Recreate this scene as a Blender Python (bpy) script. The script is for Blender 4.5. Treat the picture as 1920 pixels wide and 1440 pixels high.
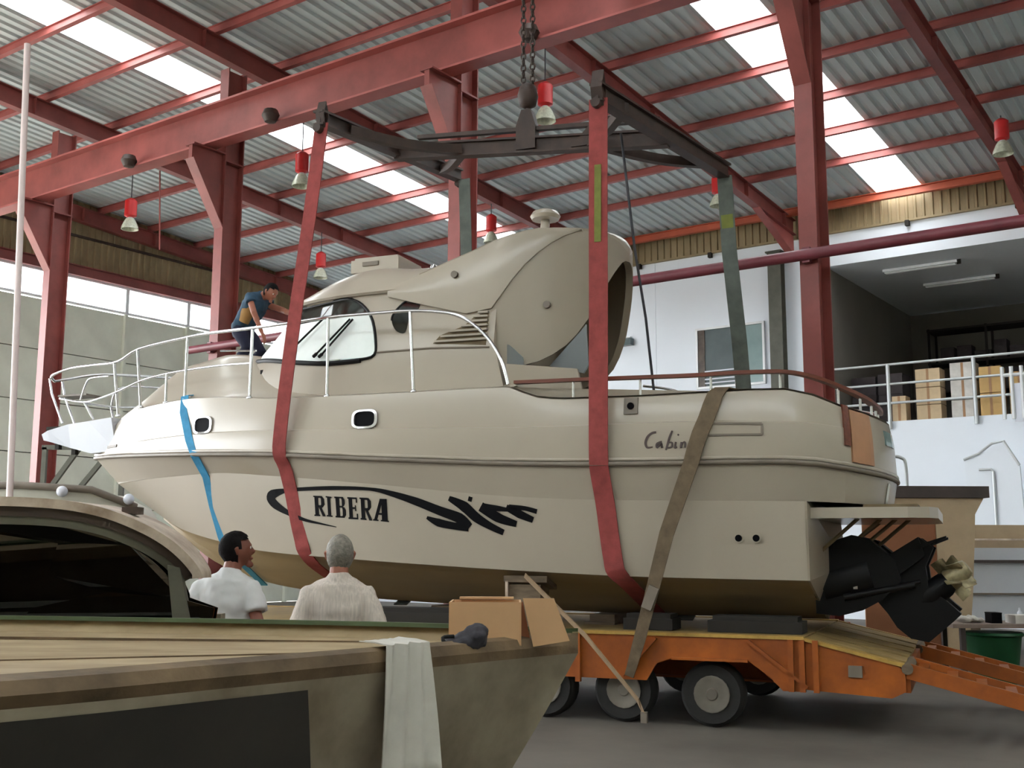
import bpy, bmesh, math, random
from math import radians as rad, sin, cos, pi
from mathutils import Vector, Matrix, noise

random.seed(7)
for o in list(bpy.data.objects):
    bpy.data.objects.remove(o)
SC = bpy.context.scene
COL = SC.collection

# ------------------------------------------------------------------ camera
cam_d = bpy.data.cameras.new('camera')
cam_d.sensor_width = 36.0
cam_d.lens = 36.0 * 2100 / 1920
cam_d.clip_end = 500
cam = bpy.data.objects.new('camera', cam_d)
COL.objects.link(cam)
_p, _r = rad(8.55), rad(0.2)
_fw = Vector((0, cos(_p), sin(_p))); _up = Vector((0, -sin(_p), cos(_p))); _ri = Vector((1, 0, 0))
_ri2 = cos(_r) * _ri + sin(_r) * _up
_up2 = cos(_r) * _up - sin(_r) * _ri
_m = Matrix((_ri2, _up2, -_fw)).transposed().to_4x4()
_m.translation = Vector((0, 0, 1.62))
cam.matrix_world = _m
SC.camera = cam

# ------------------------------------------------------------------ sky, sun, exposure
w = bpy.data.worlds.new('sky'); SC.world = w
w.use_nodes = True
_bg = w.node_tree.nodes['Background']
_bg.inputs[0].default_value = (0.93, 0.965, 1.0, 1)
_bg.inputs[1].default_value = 12.0
SC.view_settings.view_transform = 'Standard'
SC.view_settings.look = 'None'
SC.view_settings.gamma = 1.0
SC.view_settings.use_curve_mapping = False
SC.view_settings.exposure = 0.15
SC.cycles.max_bounces = 10
SC.cycles.diffuse_bounces = 7
SC.cycles.transparent_max_bounces = 16
SC.cycles.sample_clamp_indirect = 12.0
SC.cycles.caustics_reflective = False
SC.cycles.caustics_refractive = False

# ------------------------------------------------------------------ frames
# W: world.  B: the shed (x along the bays, y across them towards the white wall).  S: the yacht (x to the bow, y to port)
FR = {'W': (Vector((0, 0, 0)), 0.0),
      'B': (Vector((-5.37, 20.7, 0)), rad(-35.5)),
      'S': (Vector((3.26, 11.79, 0)), rad(158.0))}
OFF = {}

def lin(c):
    def f(x):
        x /= 255.0
        return x / 12.92 if x <= 0.04045 else ((x + 0.055) / 1.055) ** 2.4
    return (f(c[0]), f(c[1]), f(c[2]), 1.0)

# ------------------------------------------------------------------ materials
def mat(name, col, rough=0.55, metal=0.0, var=0.12, scale=3.0, bump=0.0, bscale=30.0, coat=0.0, col2=None, stretch=None, spec=0.5):
    m = bpy.data.materials.new(name); m.use_nodes = True
    nt = m.node_tree; bs = nt.nodes['Principled BSDF']
    bs.inputs['Roughness'].default_value = rough
    bs.inputs['Metallic'].default_value = metal
    bs.inputs['Specular IOR Level'].default_value = spec
    if coat: bs.inputs['Coat Weight'].default_value = coat; bs.inputs['Coat Roughness'].default_value = 0.12
    c = lin(col)
    tc = nt.nodes.new('ShaderNodeTexCoord')
    src = tc.outputs['Object']
    if stretch:
        mp = nt.nodes.new('ShaderNodeMapping'); mp.inputs['Scale'].default_value = stretch
        nt.links.new(src, mp.inputs['Vector']); src = mp.outputs['Vector']
    n = nt.nodes.new('ShaderNodeTexNoise'); n.inputs['Scale'].default_value = scale
    n.inputs['Detail'].default_value = 5; n.inputs['Roughness'].default_value = 0.6
    nt.links.new(src, n.inputs['Vector'])
    rp = nt.nodes.new('ShaderNodeValToRGB')
    rp.color_ramp.elements[0].position = 0.3; rp.color_ramp.elements[1].position = 0.7
    d = lin(col2) if col2 else tuple(x * (1 - var * 1.6) for x in c[:3]) + (1,)
    rp.color_ramp.elements[0].color = d
    rp.color_ramp.elements[1].color = tuple(min(1, x * (1 + var * .5)) for x in c[:3]) + (1,)
    nt.links.new(n.outputs['Fac'], rp.inputs['Fac'])
    nt.links.new(rp.outputs['Color'], bs.inputs['Base Color'])
    if bump:
        n2 = nt.nodes.new('ShaderNodeTexNoise'); n2.inputs['Scale'].default_value = bscale; n2.inputs['Detail'].default_value = 4
        nt.links.new(src, n2.inputs['Vector'])
        bp = nt.nodes.new('ShaderNodeBump'); bp.inputs['Strength'].default_value = bump; bp.inputs['Distance'].default_value = 0.02
        nt.links.new(n2.outputs['Fac'], bp.inputs['Height']); nt.links.new(bp.outputs['Normal'], bs.inputs['Normal'])
    return m

def glass_mat(name, tint, transp, rough=0.03):
    m = bpy.data.materials.new(name); m.use_nodes = True
    nt = m.node_tree; nt.nodes.clear()
    out = nt.nodes.new('ShaderNodeOutputMaterial')
    tr = nt.nodes.new('ShaderNodeBsdfTransparent'); tr.inputs[0].default_value = lin(tint)
    gl = nt.nodes.new('ShaderNodeBsdfGlossy'); gl.inputs['Roughness'].default_value = rough
    fr = nt.nodes.new('ShaderNodeFresnel'); fr.inputs[0].default_value = 1.5
    mp = nt.nodes.new('ShaderNodeMath'); mp.operation = 'MULTIPLY_ADD'; mp.inputs[1].default_value = 1.0; mp.inputs[2].default_value = 1 - transp
    nt.links.new(fr.outputs[0], mp.inputs[0])
    mx = nt.nodes.new('ShaderNodeMixShader')
    nt.links.new(mp.outputs[0], mx.inputs[0]); nt.links.new(tr.outputs[0], mx.inputs[1]); nt.links.new(gl.outputs[0], mx.inputs[2])
    nt.links.new(mx.outputs[0], out.inputs[0])
    return m

def translucent_mat(name, col, transp, transl_col=None):
    m = bpy.data.materials.new(name); m.use_nodes = True
    nt = m.node_tree; nt.nodes.clear()
    out = nt.nodes.new('ShaderNodeOutputMaterial')
    tr = nt.nodes.new('ShaderNodeBsdfTransparent'); tr.inputs[0].default_value = lin(col)
    tl = nt.nodes.new('ShaderNodeBsdfTranslucent'); tl.inputs[0].default_value = lin(transl_col or col)
    df = nt.nodes.new('ShaderNodeBsdfDiffuse'); df.inputs[0].default_value = lin(col)
    m1 = nt.nodes.new('ShaderNodeMixShader'); m1.inputs[0].default_value = 0.35
    nt.links.new(tl.outputs[0], m1.inputs[1]); nt.links.new(df.outputs[0], m1.inputs[2])
    mx = nt.nodes.new('ShaderNodeMixShader'); mx.inputs[0].default_value = transp
    nt.links.new(m1.outputs[0], mx.inputs[1]); nt.links.new(tr.outputs[0], mx.inputs[2])
    nt.links.new(mx.outputs[0], out.inputs[0])
    return m

M = dict(
    gel=mat('gelcoat', (168, 158, 143), 0.3, var=0.04, scale=0.7, coat=0.25),
    gel_shaded=mat('gelcoat_shaded', (157, 146, 130), 0.4, var=0.04, scale=0.7),  # darker gelcoat copy; weaker light on wing and transom put into the colour
    gel_bottom=mat('gelcoat_bottom', (150, 132, 102), 0.45, var=0.10, scale=1.4, stretch=(0.3, 1, 3)),
    rub=mat('rub_rail_rubber', (120, 110, 98), 0.5),
    steel_red=mat('red_oxide_steel', (140, 70, 65), 0.5, var=0.22, scale=1.3, bump=0.05),
    steel_purlin=mat('purlin_red', (166, 88, 83), 0.5, var=0.2, scale=1.0),
    eave_orange=mat('eave_orange_red', (190, 88, 58), 0.5, var=0.2, scale=1.0),
    steel_dark=mat('dark_rusty_steel', (62, 44, 36), 0.6, var=0.35, scale=4, bump=0.1),
    column_grey=mat('grey_green_column', (86, 86, 76), 0.6, var=0.2),
    roof=mat('galvanised_sheet', (200, 211, 213), 0.5, 0.0, var=0.08, scale=0.6, stretch=(1, 0.2, 1)),
    cladding=mat('olive_cladding', (150, 132, 98), 0.6, var=0.22, scale=1.5, stretch=(1, 1, 0.6)),
    concrete=mat('concrete_panel', (212, 214, 200), 0.85, var=0.08, scale=1.2, bump=0.05),
    joint=mat('panel_joint', (104, 104, 96), 0.9),
    white_wall=mat('white_plaster', (231, 237, 245), 0.8, var=0.02, scale=0.5),
    grey_wall=mat('grey_plaster', (120, 116, 108), 0.9, var=0.08, scale=0.6),
    floor=mat('concrete_floor', (104, 98, 90), 0.75, var=0.2, scale=0.5, bump=0.05, col2=(80, 75, 68)),
    ground=mat('yard_ground', (176, 170, 158), 0.9, var=0.1, scale=0.3),
    chrome=mat('stainless_tube', (214, 214, 216), 0.22, 1.0, var=0.03),
    galv=mat('galvanised_tube', (196, 200, 202), 0.4, 0.4, var=0.06),
    alu=mat('painted_aluminium', (218, 220, 222), 0.45, 0.2, var=0.04),
    black=mat('black_rubber', (12, 12, 14), 0.5, var=0.1, spec=0.25),
    drive=mat('black_drive_paint', (5, 5, 7), 0.5, var=0.2, spec=0.2),
    bronze=mat('weathered_bronze', (168, 156, 122), 0.45, 0.4, var=0.35, scale=12),
    teak=mat('varnished_teak', (112, 54, 36), 0.4, var=0.25, scale=6, stretch=(0.4, 4, 4)),
    teak_deck=mat('worn_teak', (108, 92, 66), 0.7, var=0.2, scale=6),
    copper_panel=mat('tan_door_panel', (176, 128, 94), 0.5, var=0.1),
    decal=mat('black_vinyl', (3, 3, 7), 0.7, var=0.05, spec=0.1),
    decal_brown=mat('dark_script_vinyl', (62, 46, 44), 0.5, var=0.05),
    red_sling=mat('red_webbing', (152, 66, 64), 0.85, var=0.18, scale=9, bump=0.15, bscale=120),
    grey_strap=mat('grey_brown_webbing', (108, 92, 72), 0.9, var=0.25, scale=8, bump=0.15, bscale=120),
    far_strap=mat('green_grey_webbing', (96, 102, 96), 0.9, var=0.2, scale=5),
    olive_sleeve=mat('olive_sleeve', (122, 128, 62), 0.9, var=0.2, scale=5),
    blue_strap=mat('blue_webbing', (66, 150, 196), 0.8, var=0.15, scale=8),
    rope=mat('dark_rope', (66, 66, 72), 0.9),
    beige_strap=mat('beige_webbing', (150, 126, 98), 0.9, var=0.2, scale=8),
    orange=mat('orange_paint', (162, 84, 16), 0.5, var=0.25, scale=3, bump=0.05, col2=(124, 60, 14)),
    yellow_edge=mat('worn_lit_edge', (180, 144, 70), 0.55, var=0.25, scale=5, col2=(140, 108, 50)),  # yellower tone puts the lit top of the deck edge into the colour
    plank=mat('trailer_plank', (156, 130, 80), 0.8, var=0.3, scale=4, stretch=(0.5, 6, 6)),
    tyre=mat('tyre_rubber', (30, 29, 28), 0.85, var=0.2, scale=8, bump=0.1),
    rim=mat('grey_rim', (120, 114, 104), 0.5, 0.3, var=0.2),
    timber=mat('grey_timber', (112, 96, 78), 0.85, var=0.25, scale=5, stretch=(1, 1, 4)),
    dark_pad=mat('dark_pad', (40, 36, 32), 0.9),
    mould=mat('grp_mould_tan', (170, 150, 116), 0.6, var=0.14, scale=2.0, stretch=(1, 3, 1), col2=(136, 114, 80)),
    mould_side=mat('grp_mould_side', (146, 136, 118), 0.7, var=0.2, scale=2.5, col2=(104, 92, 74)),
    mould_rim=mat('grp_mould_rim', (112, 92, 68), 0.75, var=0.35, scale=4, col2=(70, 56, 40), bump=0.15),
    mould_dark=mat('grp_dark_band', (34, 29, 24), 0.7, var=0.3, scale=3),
    green_edge=mat('green_edge_tape', (70, 84, 50), 0.7, var=0.2),
    cab_white=mat('worn_white_grp', (206, 192, 176), 0.5, var=0.2, scale=4, col2=(140, 118, 100)),
    cab_frame=mat('olive_frame', (96, 94, 80), 0.5, var=0.2),
    cab_brown=mat('brown_skirt_frame', (66, 52, 44), 0.5, var=0.2),  # dark brown of the roof skirt and vent
    tint=glass_mat('tinted_glass', (30, 30, 27), 0.93),
    clear=glass_mat('clear_glass', (238, 246, 242), 0.96),
    pane_grey=mat('grey_green_pane', (96, 108, 110), 0.15, var=0.1, scale=1.5),
    pane_teal=mat('teal_pane', (134, 158, 158), 0.15, var=0.1, scale=1.5),
    pane_brown=mat('brown_pane', (92, 82, 74), 0.2, var=0.25, scale=5),
    skylight=translucent_mat('skylight_grp', (250, 252, 250), 0.35),
    strip=translucent_mat('strip_glazing', (250, 252, 252), 0.5),
    cardboard=mat('cardboard', (196, 156, 116), 0.85, var=0.08, scale=3),
    carton=mat('carton_beige', (206, 182, 148), 0.85, var=0.10, scale=3),
    carton2=mat('carton_yellow', (206, 170, 112), 0.85, var=0.10, scale=3),
    carton_w=mat('wrapped_carton', (206, 202, 196), 0.4, var=0.12, scale=5),
    tape=mat('carton_tape', (168, 128, 92), 0.6),
    crate=mat('dark_crate', (66, 60, 62), 0.85, var=0.2, scale=5),
    cloth=mat('white_cloth', (196, 192, 184), 0.9, var=0.1, scale=6, bump=0.1),
    bag=mat('dark_bag', (52, 50, 58), 0.8, var=0.3, scale=9, bump=0.2),
    film=translucent_mat('grey_film', (196, 202, 204), 0.25),
    white_band=mat('white_window_band', (240, 247, 244), 0.6, var=0.03, scale=5),
    lamp_red=mat('red_lamp_housing', (206, 36, 38), 0.4, var=0.1),
    lamp_glass=mat('prismatic_shade', (206, 210, 190), 0.25, var=0.2, scale=20),
    plywood=mat('brown_plywood', (150, 98, 68), 0.8, var=0.1, scale=2),
    tub=mat('beige_moulding', (188, 166, 136), 0.6, var=0.1, scale=2),
    tub_rim=mat('dark_rim', (70, 60, 58), 0.6, var=0.2),
    hull_white=mat('white_hull', (210, 214, 224), 0.35, var=0.04, scale=1),
    hull_grey=mat('grey_hull', (188, 186, 172), 0.5, var=0.1, scale=2),
    table=mat('bench_top', (140, 122, 112), 0.7, var=0.2),
    green_bin=mat('green_plastic', (22, 78, 44), 0.5, var=0.1),
    skin=mat('skin', (150, 92, 72), 0.55, var=0.06),
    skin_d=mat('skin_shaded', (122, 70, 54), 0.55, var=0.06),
    hair_black=mat('black_hair', (16, 12, 13), 0.85, var=0.3, scale=40, bump=0.4, bscale=90, spec=0.15),
    hair_grey=mat('grey_hair', (136, 130, 120), 0.7, var=0.3, scale=40, bump=0.4, bscale=90),
    shirt_white=mat('white_shirt', (206, 206, 206), 0.9, var=0.06, scale=6),
    trousers=mat('dark_trousers', (44, 46, 58), 0.9),
    navy=mat('navy_overalls', (22, 24, 48), 0.9),
    vest=mat('teal_vest', (42, 70, 92), 0.85, var=0.3, scale=7),
    yellow_cloth=mat('ochre_cloth', (150, 112, 62), 0.85, var=0.15),
    shoe=mat('dark_shoe', (30, 28, 28), 0.7),
    eye_w=mat('eye_white', (220, 216, 210), 0.3),
    jeans=mat('stripe_shirt', (206, 194, 184), 0.9, var=0.16, scale=14, stretch=(6, 6, 0.15)),
    tube_white=mat('fluorescent_tube', (232, 234, 236), 0.4),
    white_pipe=mat('pale_pipe', (226, 208, 206), 0.5, var=0.05),
    pipe_red=mat('dark_red_pipe', (116, 52, 62), 0.45, var=0.15),
)

# ------------------------------------------------------------------ mesh building
class MB:
    def __init__(s): s.v = []; s.f = []
    def add(s, vs, fs):
        b = len(s.v); s.v += [Vector(v) for v in vs]; s.f += [tuple(i + b for i in f) for f in fs]; return s
    def box(s, c, d, R=None):
        x, y, z = (k / 2 for k in d); c = Vector(c); vs = []
        for k in ((-x, -y, -z), (x, -y, -z), (x, y, -z), (-x, y, -z), (-x, -y, z), (x, -y, z), (x, y, z), (-x, y, z)):
            k = Vector(k)
            if R is not None: k = R @ k
            vs.append(c + k)
        return s.add(vs, [(0, 3, 2, 1), (4, 5, 6, 7), (0, 1, 5, 4), (1, 2, 6, 5), (2, 3, 7, 6), (3, 0, 4, 7)])
    def bar(s, a, b, wd, ht, up=(0, 0, 1)):
        a, b = Vector(a), Vector(b); d = b - a; L = d.length; d.normalize(); up = Vector(up)
        sd = d.cross(up)
        if sd.length < 1e-4: sd = d.cross(Vector((1, 0, 0)))
        sd.normalize(); u = sd.cross(d)
        R = Matrix((d, -sd, u)).transposed()
        return s.box((a + b) / 2, (L, wd, ht), R)
    def ibeam(s, a, b, h, wd, tf=.02, tw=.014, up=(0, 0, 1)):
        a, b = Vector(a), Vector(b); d = (b - a).normalized(); up = Vector(up)
        sd = d.cross(up).normalized(); u = sd.cross(d)
        s.bar(a + u * (h / 2 - tf / 2), b + u * (h / 2 - tf / 2), wd, tf, up)
        s.bar(a - u * (h / 2 - tf / 2), b - u * (h / 2 - tf / 2), wd, tf, up)
        return s.bar(a, b, tw, h - 2 * tf, up)
    def loft(s, rings, cap=True, closed=True):
        n = len(rings[0]); b = len(s.v)
        for r in rings: s.v += [Vector(p) for p in r]
        m = n if closed else n - 1
        for i in range(len(rings) - 1):
            for j in range(m):
                k = (j + 1) % n
                s.f.append((b + i * n + j, b + i * n + k, b + (i + 1) * n + k, b + (i + 1) * n + j))
        if cap and closed:
            s.f.append(tuple(b + j for j in reversed(range(n))))
            s.f.append(tuple(b + (len(rings) - 1) * n + j for j in range(n)))
        return s
    def tube(s, pts, r, n=8, ref=(0, 0, 1), ry=None, cap=True):
        pts = [Vector(p) for p in pts]; N = len(pts)
        rs = r if isinstance(r, (list, tuple)) else [r] * N
        rys = ry if isinstance(ry, (list, tuple)) else ([ry] * N if ry else rs)
        rings = []; ref = Vector(ref); prev = None
        for i, p in enumerate(pts):
            t = (pts[min(i + 1, N - 1)] - pts[max(i - 1, 0)])
            if t.length < 1e-6: t = Vector((0, 0, 1))
            t.normalize()
            if prev is None:
                a = t.cross(ref)
                if a.length < 1e-3: a = t.cross(Vector((1, 0.3, 0)))
            else:
                a = prev - t * prev.dot(t)
                if a.length < 1e-4: a = t.cross(ref)
            a.normalize(); prev = a; bb = t.cross(a)
            rings.append([p + a * (cos(2 * pi * k / n) * rs[i]) + bb * (sin(2 * pi * k / n) * rys[i]) for k in range(n)])
        return s.loft(rings, cap)
    def lathe(s, prof, n=16, c=(0, 0, 0), R=None):
        rings = []
        for r, z in prof:
            ring = []
            for k in range(n):
                p = Vector((r * cos(2 * pi * k / n), r * sin(2 * pi * k / n), z))
                if R is not None: p = R @ p
                ring.append(p + Vector(c))
            rings.append(ring)
        return s.loft(rings)
    def prism(s, poly, f0, f1):
        A = [Vector(f0(*p)) for p in poly]; Bv = [Vector(f1(*p)) for p in poly]; n = len(poly); b = len(s.v)
        s.v += A + Bv
        s.f.append(tuple(b + i for i in range(n))); s.f.append(tuple(b + n + i for i in reversed(range(n))))
        for i in range(n):
            j = (i + 1) % n
            s.f.append((b + j, b + i, b + n + i, b + n + j))
        return s
    def ribbon(s, pts, wd, th, wdir):
        pts = [Vector(p) for p in pts]; N = len(pts); rings = []
        wds = wdir if isinstance(wdir, list) else [wdir] * N
        for i, p in enumerate(pts):
            t = (pts[min(i + 1, N - 1)] - pts[max(i - 1, 0)]).normalized()
            a = Vector(wds[i]); a = (a - t * a.dot(t)).normalized(); n = t.cross(a)
            ww = wd[i] if isinstance(wd, list) else wd
            rings.append([p + a * ww / 2 + n * th / 2, p - a * ww / 2 + n * th / 2, p - a * ww / 2 - n * th / 2, p + a * ww / 2 - n * th / 2])
        return s.loft(rings)
    def sphere(s, c, r, n=12, m=8, fn=None):
        rings = []
        for i in range(m + 1):
            th = pi * (0.02 + .96 * i / m); ring = []
            for k in range(n):
                ph = 2 * pi * k / n
                d = Vector((sin(th) * cos(ph), sin(th) * sin(ph), -cos(th)))
                p = Vector((d.x * r[0], d.y * r[1], d.z * r[2]))
                if fn: p = fn(d, p)
                ring.append(p + Vector(c))
            rings.append(ring)
        return s.loft(rings)

def mesh_from(mb, name, mats, off=Vector((0, 0, 0)), smooth=None, recalc=True):
    me = bpy.data.meshes.new(name)
    me.from_pydata([v - off for v in mb.v], [], mb.f)
    if recalc:
        b = bmesh.new(); b.from_mesh(me); bmesh.ops.recalc_face_normals(b, faces=b.faces); b.to_mesh(me); b.free()
    for m in (mats if isinstance(mats, (list, tuple)) else [mats]): me.materials.append(m)
    if smooth:
        for p in me.polygons: p.use_smooth = True
        me.set_sharp_from_angle(angle=rad(smooth))
    me.update()
    return me

def place(o, frame, loc):
    org, rz = FR[frame]
    R = Matrix.Rotation(rz, 3, 'Z')
    o.location = org + R @ Vector(loc); o.rotation_euler = (0, 0, rz)

def tag(o, label=None, cat=None, group=None, kind=None):
    if label: o['label'] = label
    if cat: o['category'] = cat
    if group: o['group'] = group
    if kind: o['kind'] = kind
    return o

def thing(name, label, cat, frame='W', loc=(0, 0, 0), group=None, kind=None):
    o = bpy.data.objects.new(name, None); COL.objects.link(o)
    o.empty_display_size = 0.2
    place(o, frame, loc); OFF[o.name] = Vector(loc)
    return tag(o, label, cat, group, kind)

def part(name, mb, m, parent, smooth=None, label=None, kind=None, recalc=True):
    off = OFF[parent.name]
    o = bpy.data.objects.new(name, mesh_from(mb, name, m, off, smooth, recalc)); COL.objects.link(o)
    o.parent = parent; OFF[o.name] = off
    return tag(o, label, None, None, kind)

def solo(name, mb, m, label=None, cat=None, frame='W', group=None, kind=None, smooth=None, recalc=True):
    xs = [v.x for v in mb.v]; ys = [v.y for v in mb.v]; zs = [v.z for v in mb.v]
    off = Vector(((min(xs) + max(xs)) / 2, (min(ys) + max(ys)) / 2, min(zs)))
    o = bpy.data.objects.new(name, mesh_from(mb, name, m, off, smooth, recalc)); COL.objects.link(o)
    place(o, frame, off); OFF[o.name] = off
    return tag(o, label, cat, group, kind)

def copy_part(src, parent, loc, rot=None):
    c = src.copy(); COL.objects.link(c); c.parent = parent; c.location = loc
    if rot: c.rotation_euler = rot
    return c

def copy_tree(o, parent=None):
    c = o.copy(); COL.objects.link(c); c.parent = parent
    for ch in list(o.children): copy_tree(ch, c)
    return c

def hermite(xs, ys, x):
    n = len(xs)
    if x <= xs[0]: return ys[0]
    if x >= xs[-1]: return ys[-1]
    i = 0
    while xs[i + 1] < x: i += 1
    def sl(k):
        if k == 0: return (ys[1] - ys[0]) / (xs[1] - xs[0])
        if k == n - 1: return (ys[-1] - ys[-2]) / (xs[-1] - xs[-2])
        a = (ys[k] - ys[k - 1]) / (xs[k] - xs[k - 1]); b = (ys[k + 1] - ys[k]) / (xs[k + 1] - xs[k])
        return 0.0 if a * b <= 0 else 2 * a * b / (a + b)
    h = xs[i + 1] - xs[i]; t = (x - xs[i]) / h
    return ((2 * t**3 - 3 * t**2 + 1) * ys[i] + (t**3 - 2 * t**2 + t) * h * sl(i)
            + (-2 * t**3 + 3 * t**2) * ys[i + 1] + (t**3 - t**2) * h * sl(i + 1))

def smooth_path(pts, per=6):
    pts = [Vector(p) for p in pts]; out = []
    for i in range(len(pts) - 1):
        p0 = pts[max(i - 1, 0)]; p1 = pts[i]; p2 = pts[i + 1]; p3 = pts[min(i + 2, len(pts) - 1)]
        for k in range(per):
            t = k / per
            out.append(0.5 * ((2 * p1) + (p2 - p0) * t + (2 * p0 - 5 * p1 + 4 * p2 - p3) * t * t + (3 * p1 - p0 - 3 * p2 + p3) * t**3))
    out.append(pts[-1]); return out

# ================================================================== THE SHED (frame B: q, s, z)
Q0, Q1, S0, S1 = -11.3, 23.2, -19.0, 14.5
BAYS = [-11.1, -5.76, -0.1, 5.61, 11.4, 17.1, 22.9]
def roof_z(s): return 11.62 - 0.066 * s          # underside of the sheeting

# floor and yard
mb = MB().box((5.95, -2.2, -0.1), (34.6, 34.0, 0.2))
fl = solo('floor', mb, M['floor'], frame='B', kind='structure')
mb = MB().box((-61.36, -1.2, -0.13), (100, 120, 0.2)).box((5.95, -39.3, -0.13), (34.6, 40, 0.2))
solo('ground', mb, M['ground'], frame='B', kind='structure')

# ---- ceiling: corrugated sheets and translucent sheets on purlins
ceil = thing('ceiling', None, None, 'B', (3.0, -1.0, 0), kind='structure')
SW = 1.1
def corr_sheet():
    mb = MB(); prof = []
    for k in range(4):
        x = k * SW / 4 - SW / 2
        prof += [(x, 0.0), (x + .13, 0.0), (x + .165, .045), (x + .24, .045)]
    prof.append((SW / 2, 0.0))
    s0, s1 = S0 - .3, S1 + .35
    for sgn in (0,):
        A = [Vector((x, s0, roof_z(s0) + z)) for x, z in prof]; B_ = [Vector((x, s1, roof_z(s1) + z)) for x, z in prof]
        b = len(mb.v); n = len(A); mb.v += A + B_
        mb.f += [(b + i, b + i + 1, b + n + i + 1, b + n + i) for i in range(n - 1)]
    return mb
cs = corr_sheet()
me_sheet = mesh_from(cs, 'roof_sheet', M['roof'], Vector((0, -1.0, 0)), recalc=False)
me_sky = mesh_from(cs, 'skylight_sheet', M['skylight'], Vector((0, -1.0, 0)), recalc=False)
x = Q0 - .5 + SW / 2
sky_q = []
while x < Q1 + .3:
    is_sky = any(abs(x - c) < SW / 2 for c in (-3.0, 8.75, 20.5))
    o = bpy.data.objects.new('skylight_sheet' if is_sky else 'roof_sheet', me_sky if is_sky else me_sheet)
    COL.objects.link(o); o.parent = ceil; o.location = (x - 3.0, 0, 0)
    if is_sky: sky_q.append(x)
    x += SW
# purlins
pur_s = [-17.52 + 1.7 * k for k in range(19)]
mb = MB()
for dz, wd, ht in ((-.02, .09, .012), (-.1, .012, .15), (-.185, .11, .014)):
    mb.box((5.95, -1.0, dz), (34.4, wd, ht))
me_pur = mesh_from(mb, 'purlin', M['steel_purlin'], Vector((3.0, -1.0, 0)))
for s_ in pur_s:
    if s_ > 13: continue
    o = bpy.data.objects.new('purlin', me_pur); COL.objects.link(o); o.parent = ceil
    o.location = (0, s_ + 1.0, roof_z(s_) - .005)

# ---- columns, rafters
def i_col(t, q, s, z0, z1, aR=.45, aP=.24, m='steel_red'):
    mb = MB()
    for sg in (-1, 1): mb.box((q, s + sg * (aR / 2 - .012), (z0 + z1) / 2), (aP, .024, z1 - z0))
    mb.box((q, s, (z0 + z1) / 2), (.016, aR - .04, z1 - z0))
    part('shaft', mb, M[m], t)
    part('base_plate', MB().box((q, s, z0 + .015), (aP + .16, aR + .16, .03)), M[m], t)
col_lab = ['tall red steel column at the far left of the shed, its corbel carrying the crane beam',
           'dark red steel column behind the person on the foredeck, corbel under the crane beam',
           'red steel column rising behind the hardtop of the yacht near the picture centre',
           'wide red steel column behind the stern of the yacht, in front of the white wall']
for k, q in enumerate(BAYS[1:5]):
    t = thing('steel_column', col_lab[k], 'column', 'B', (q, 0, 0), 'red columns carrying the crane beam')
    i_col(t, q, 0, 0, roof_z(0) - .75)
    # haunch corbel on the near side
    mb = MB()
    poly = [(-.22, 9.12), (-.95, 9.12), (-.95, 8.85), (-.22, 7.7)]
    mb.prism(poly, lambda a, b: (q - .05, a, b), lambda a, b: (q + .05, a, b))
    mb.bar((q, -.96, 8.86), (q, -.22, 7.69), .24, .024, (0, 1, 1))
    mb.box((q, -.59, 9.13), (.26, .76, .03))
    part('corbel', mb, M['steel_red'], t)
    part('stiffener_plate', MB().box((q, 0, 9.0), (.26, .47, .03)), M['steel_red'], t)
raf_lab = ['dark red rafter along the left end wall under the roof', 'dark red sloping rafter second from the left end wall',
           'dark red sloping rafter ending behind the yacht hardtop', 'dark red rafter sloping down past the spreader beam to the eave',
           'dark red rafter at the top right corner of the roof', 'dark red rafter just outside the right picture edge', 'dark red rafter at the right end wall of the shed']
for k, q in enumerate(BAYS):
    t = thing('roof_rafter', raf_lab[k], 'rafter', 'B', (q, S1 - .3, 10.0), 'sloping roof rafters')
    a = Vector((q, S0 + .3, roof_z(S0 + .3) - .42)); b = Vector((q, S1 - .15, roof_z(S1 - .15) - .42))
    part('beam', MB().ibeam(a, b, .42, .2), M['steel_red'], t)
    mb = MB()
    poly = [(S1 - .15, roof_z(S1) - .63), (S1 - 2.6, roof_z(S1 - 2.6) - .63), (S1 - .15, roof_z(S1) - 1.25)]
    mb.prism(poly, lambda a, b: (q - .01, a, b), lambda a, b: (q + .01, a, b))
    mb.bar((q, poly[1][0], poly[1][1]), (q, poly[2][0], poly[2][1]), .2, .02)
    part('haunch', mb, M['steel_purlin'], t)
    mb = MB()
    for j in range(11):
        s_ = S1 - .9 - 2.4 * j
        if s_ > S0 + .5: mb.box((q + .06, s_, roof_z(s_) - .42), (.1, .014, .36))
    part('stiffener_plates', mb, M['steel_red'], t, kind='stuff')
# eave columns under the rafter ends
for k, q in enumerate((5.15,)):
    t = thing('eave_column', 'dark grey-green column against the white wall, left of the dark opening', 'column', 'B', (q, 14.2, 0))
    i_col(t, q, 14.22, 0, 9.6, .3, .36, 'column_grey')
    part('cap_plate', MB().box((q, 14.22, 9.62), (.44, .4, .04)), M['column_grey'], t)

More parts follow.
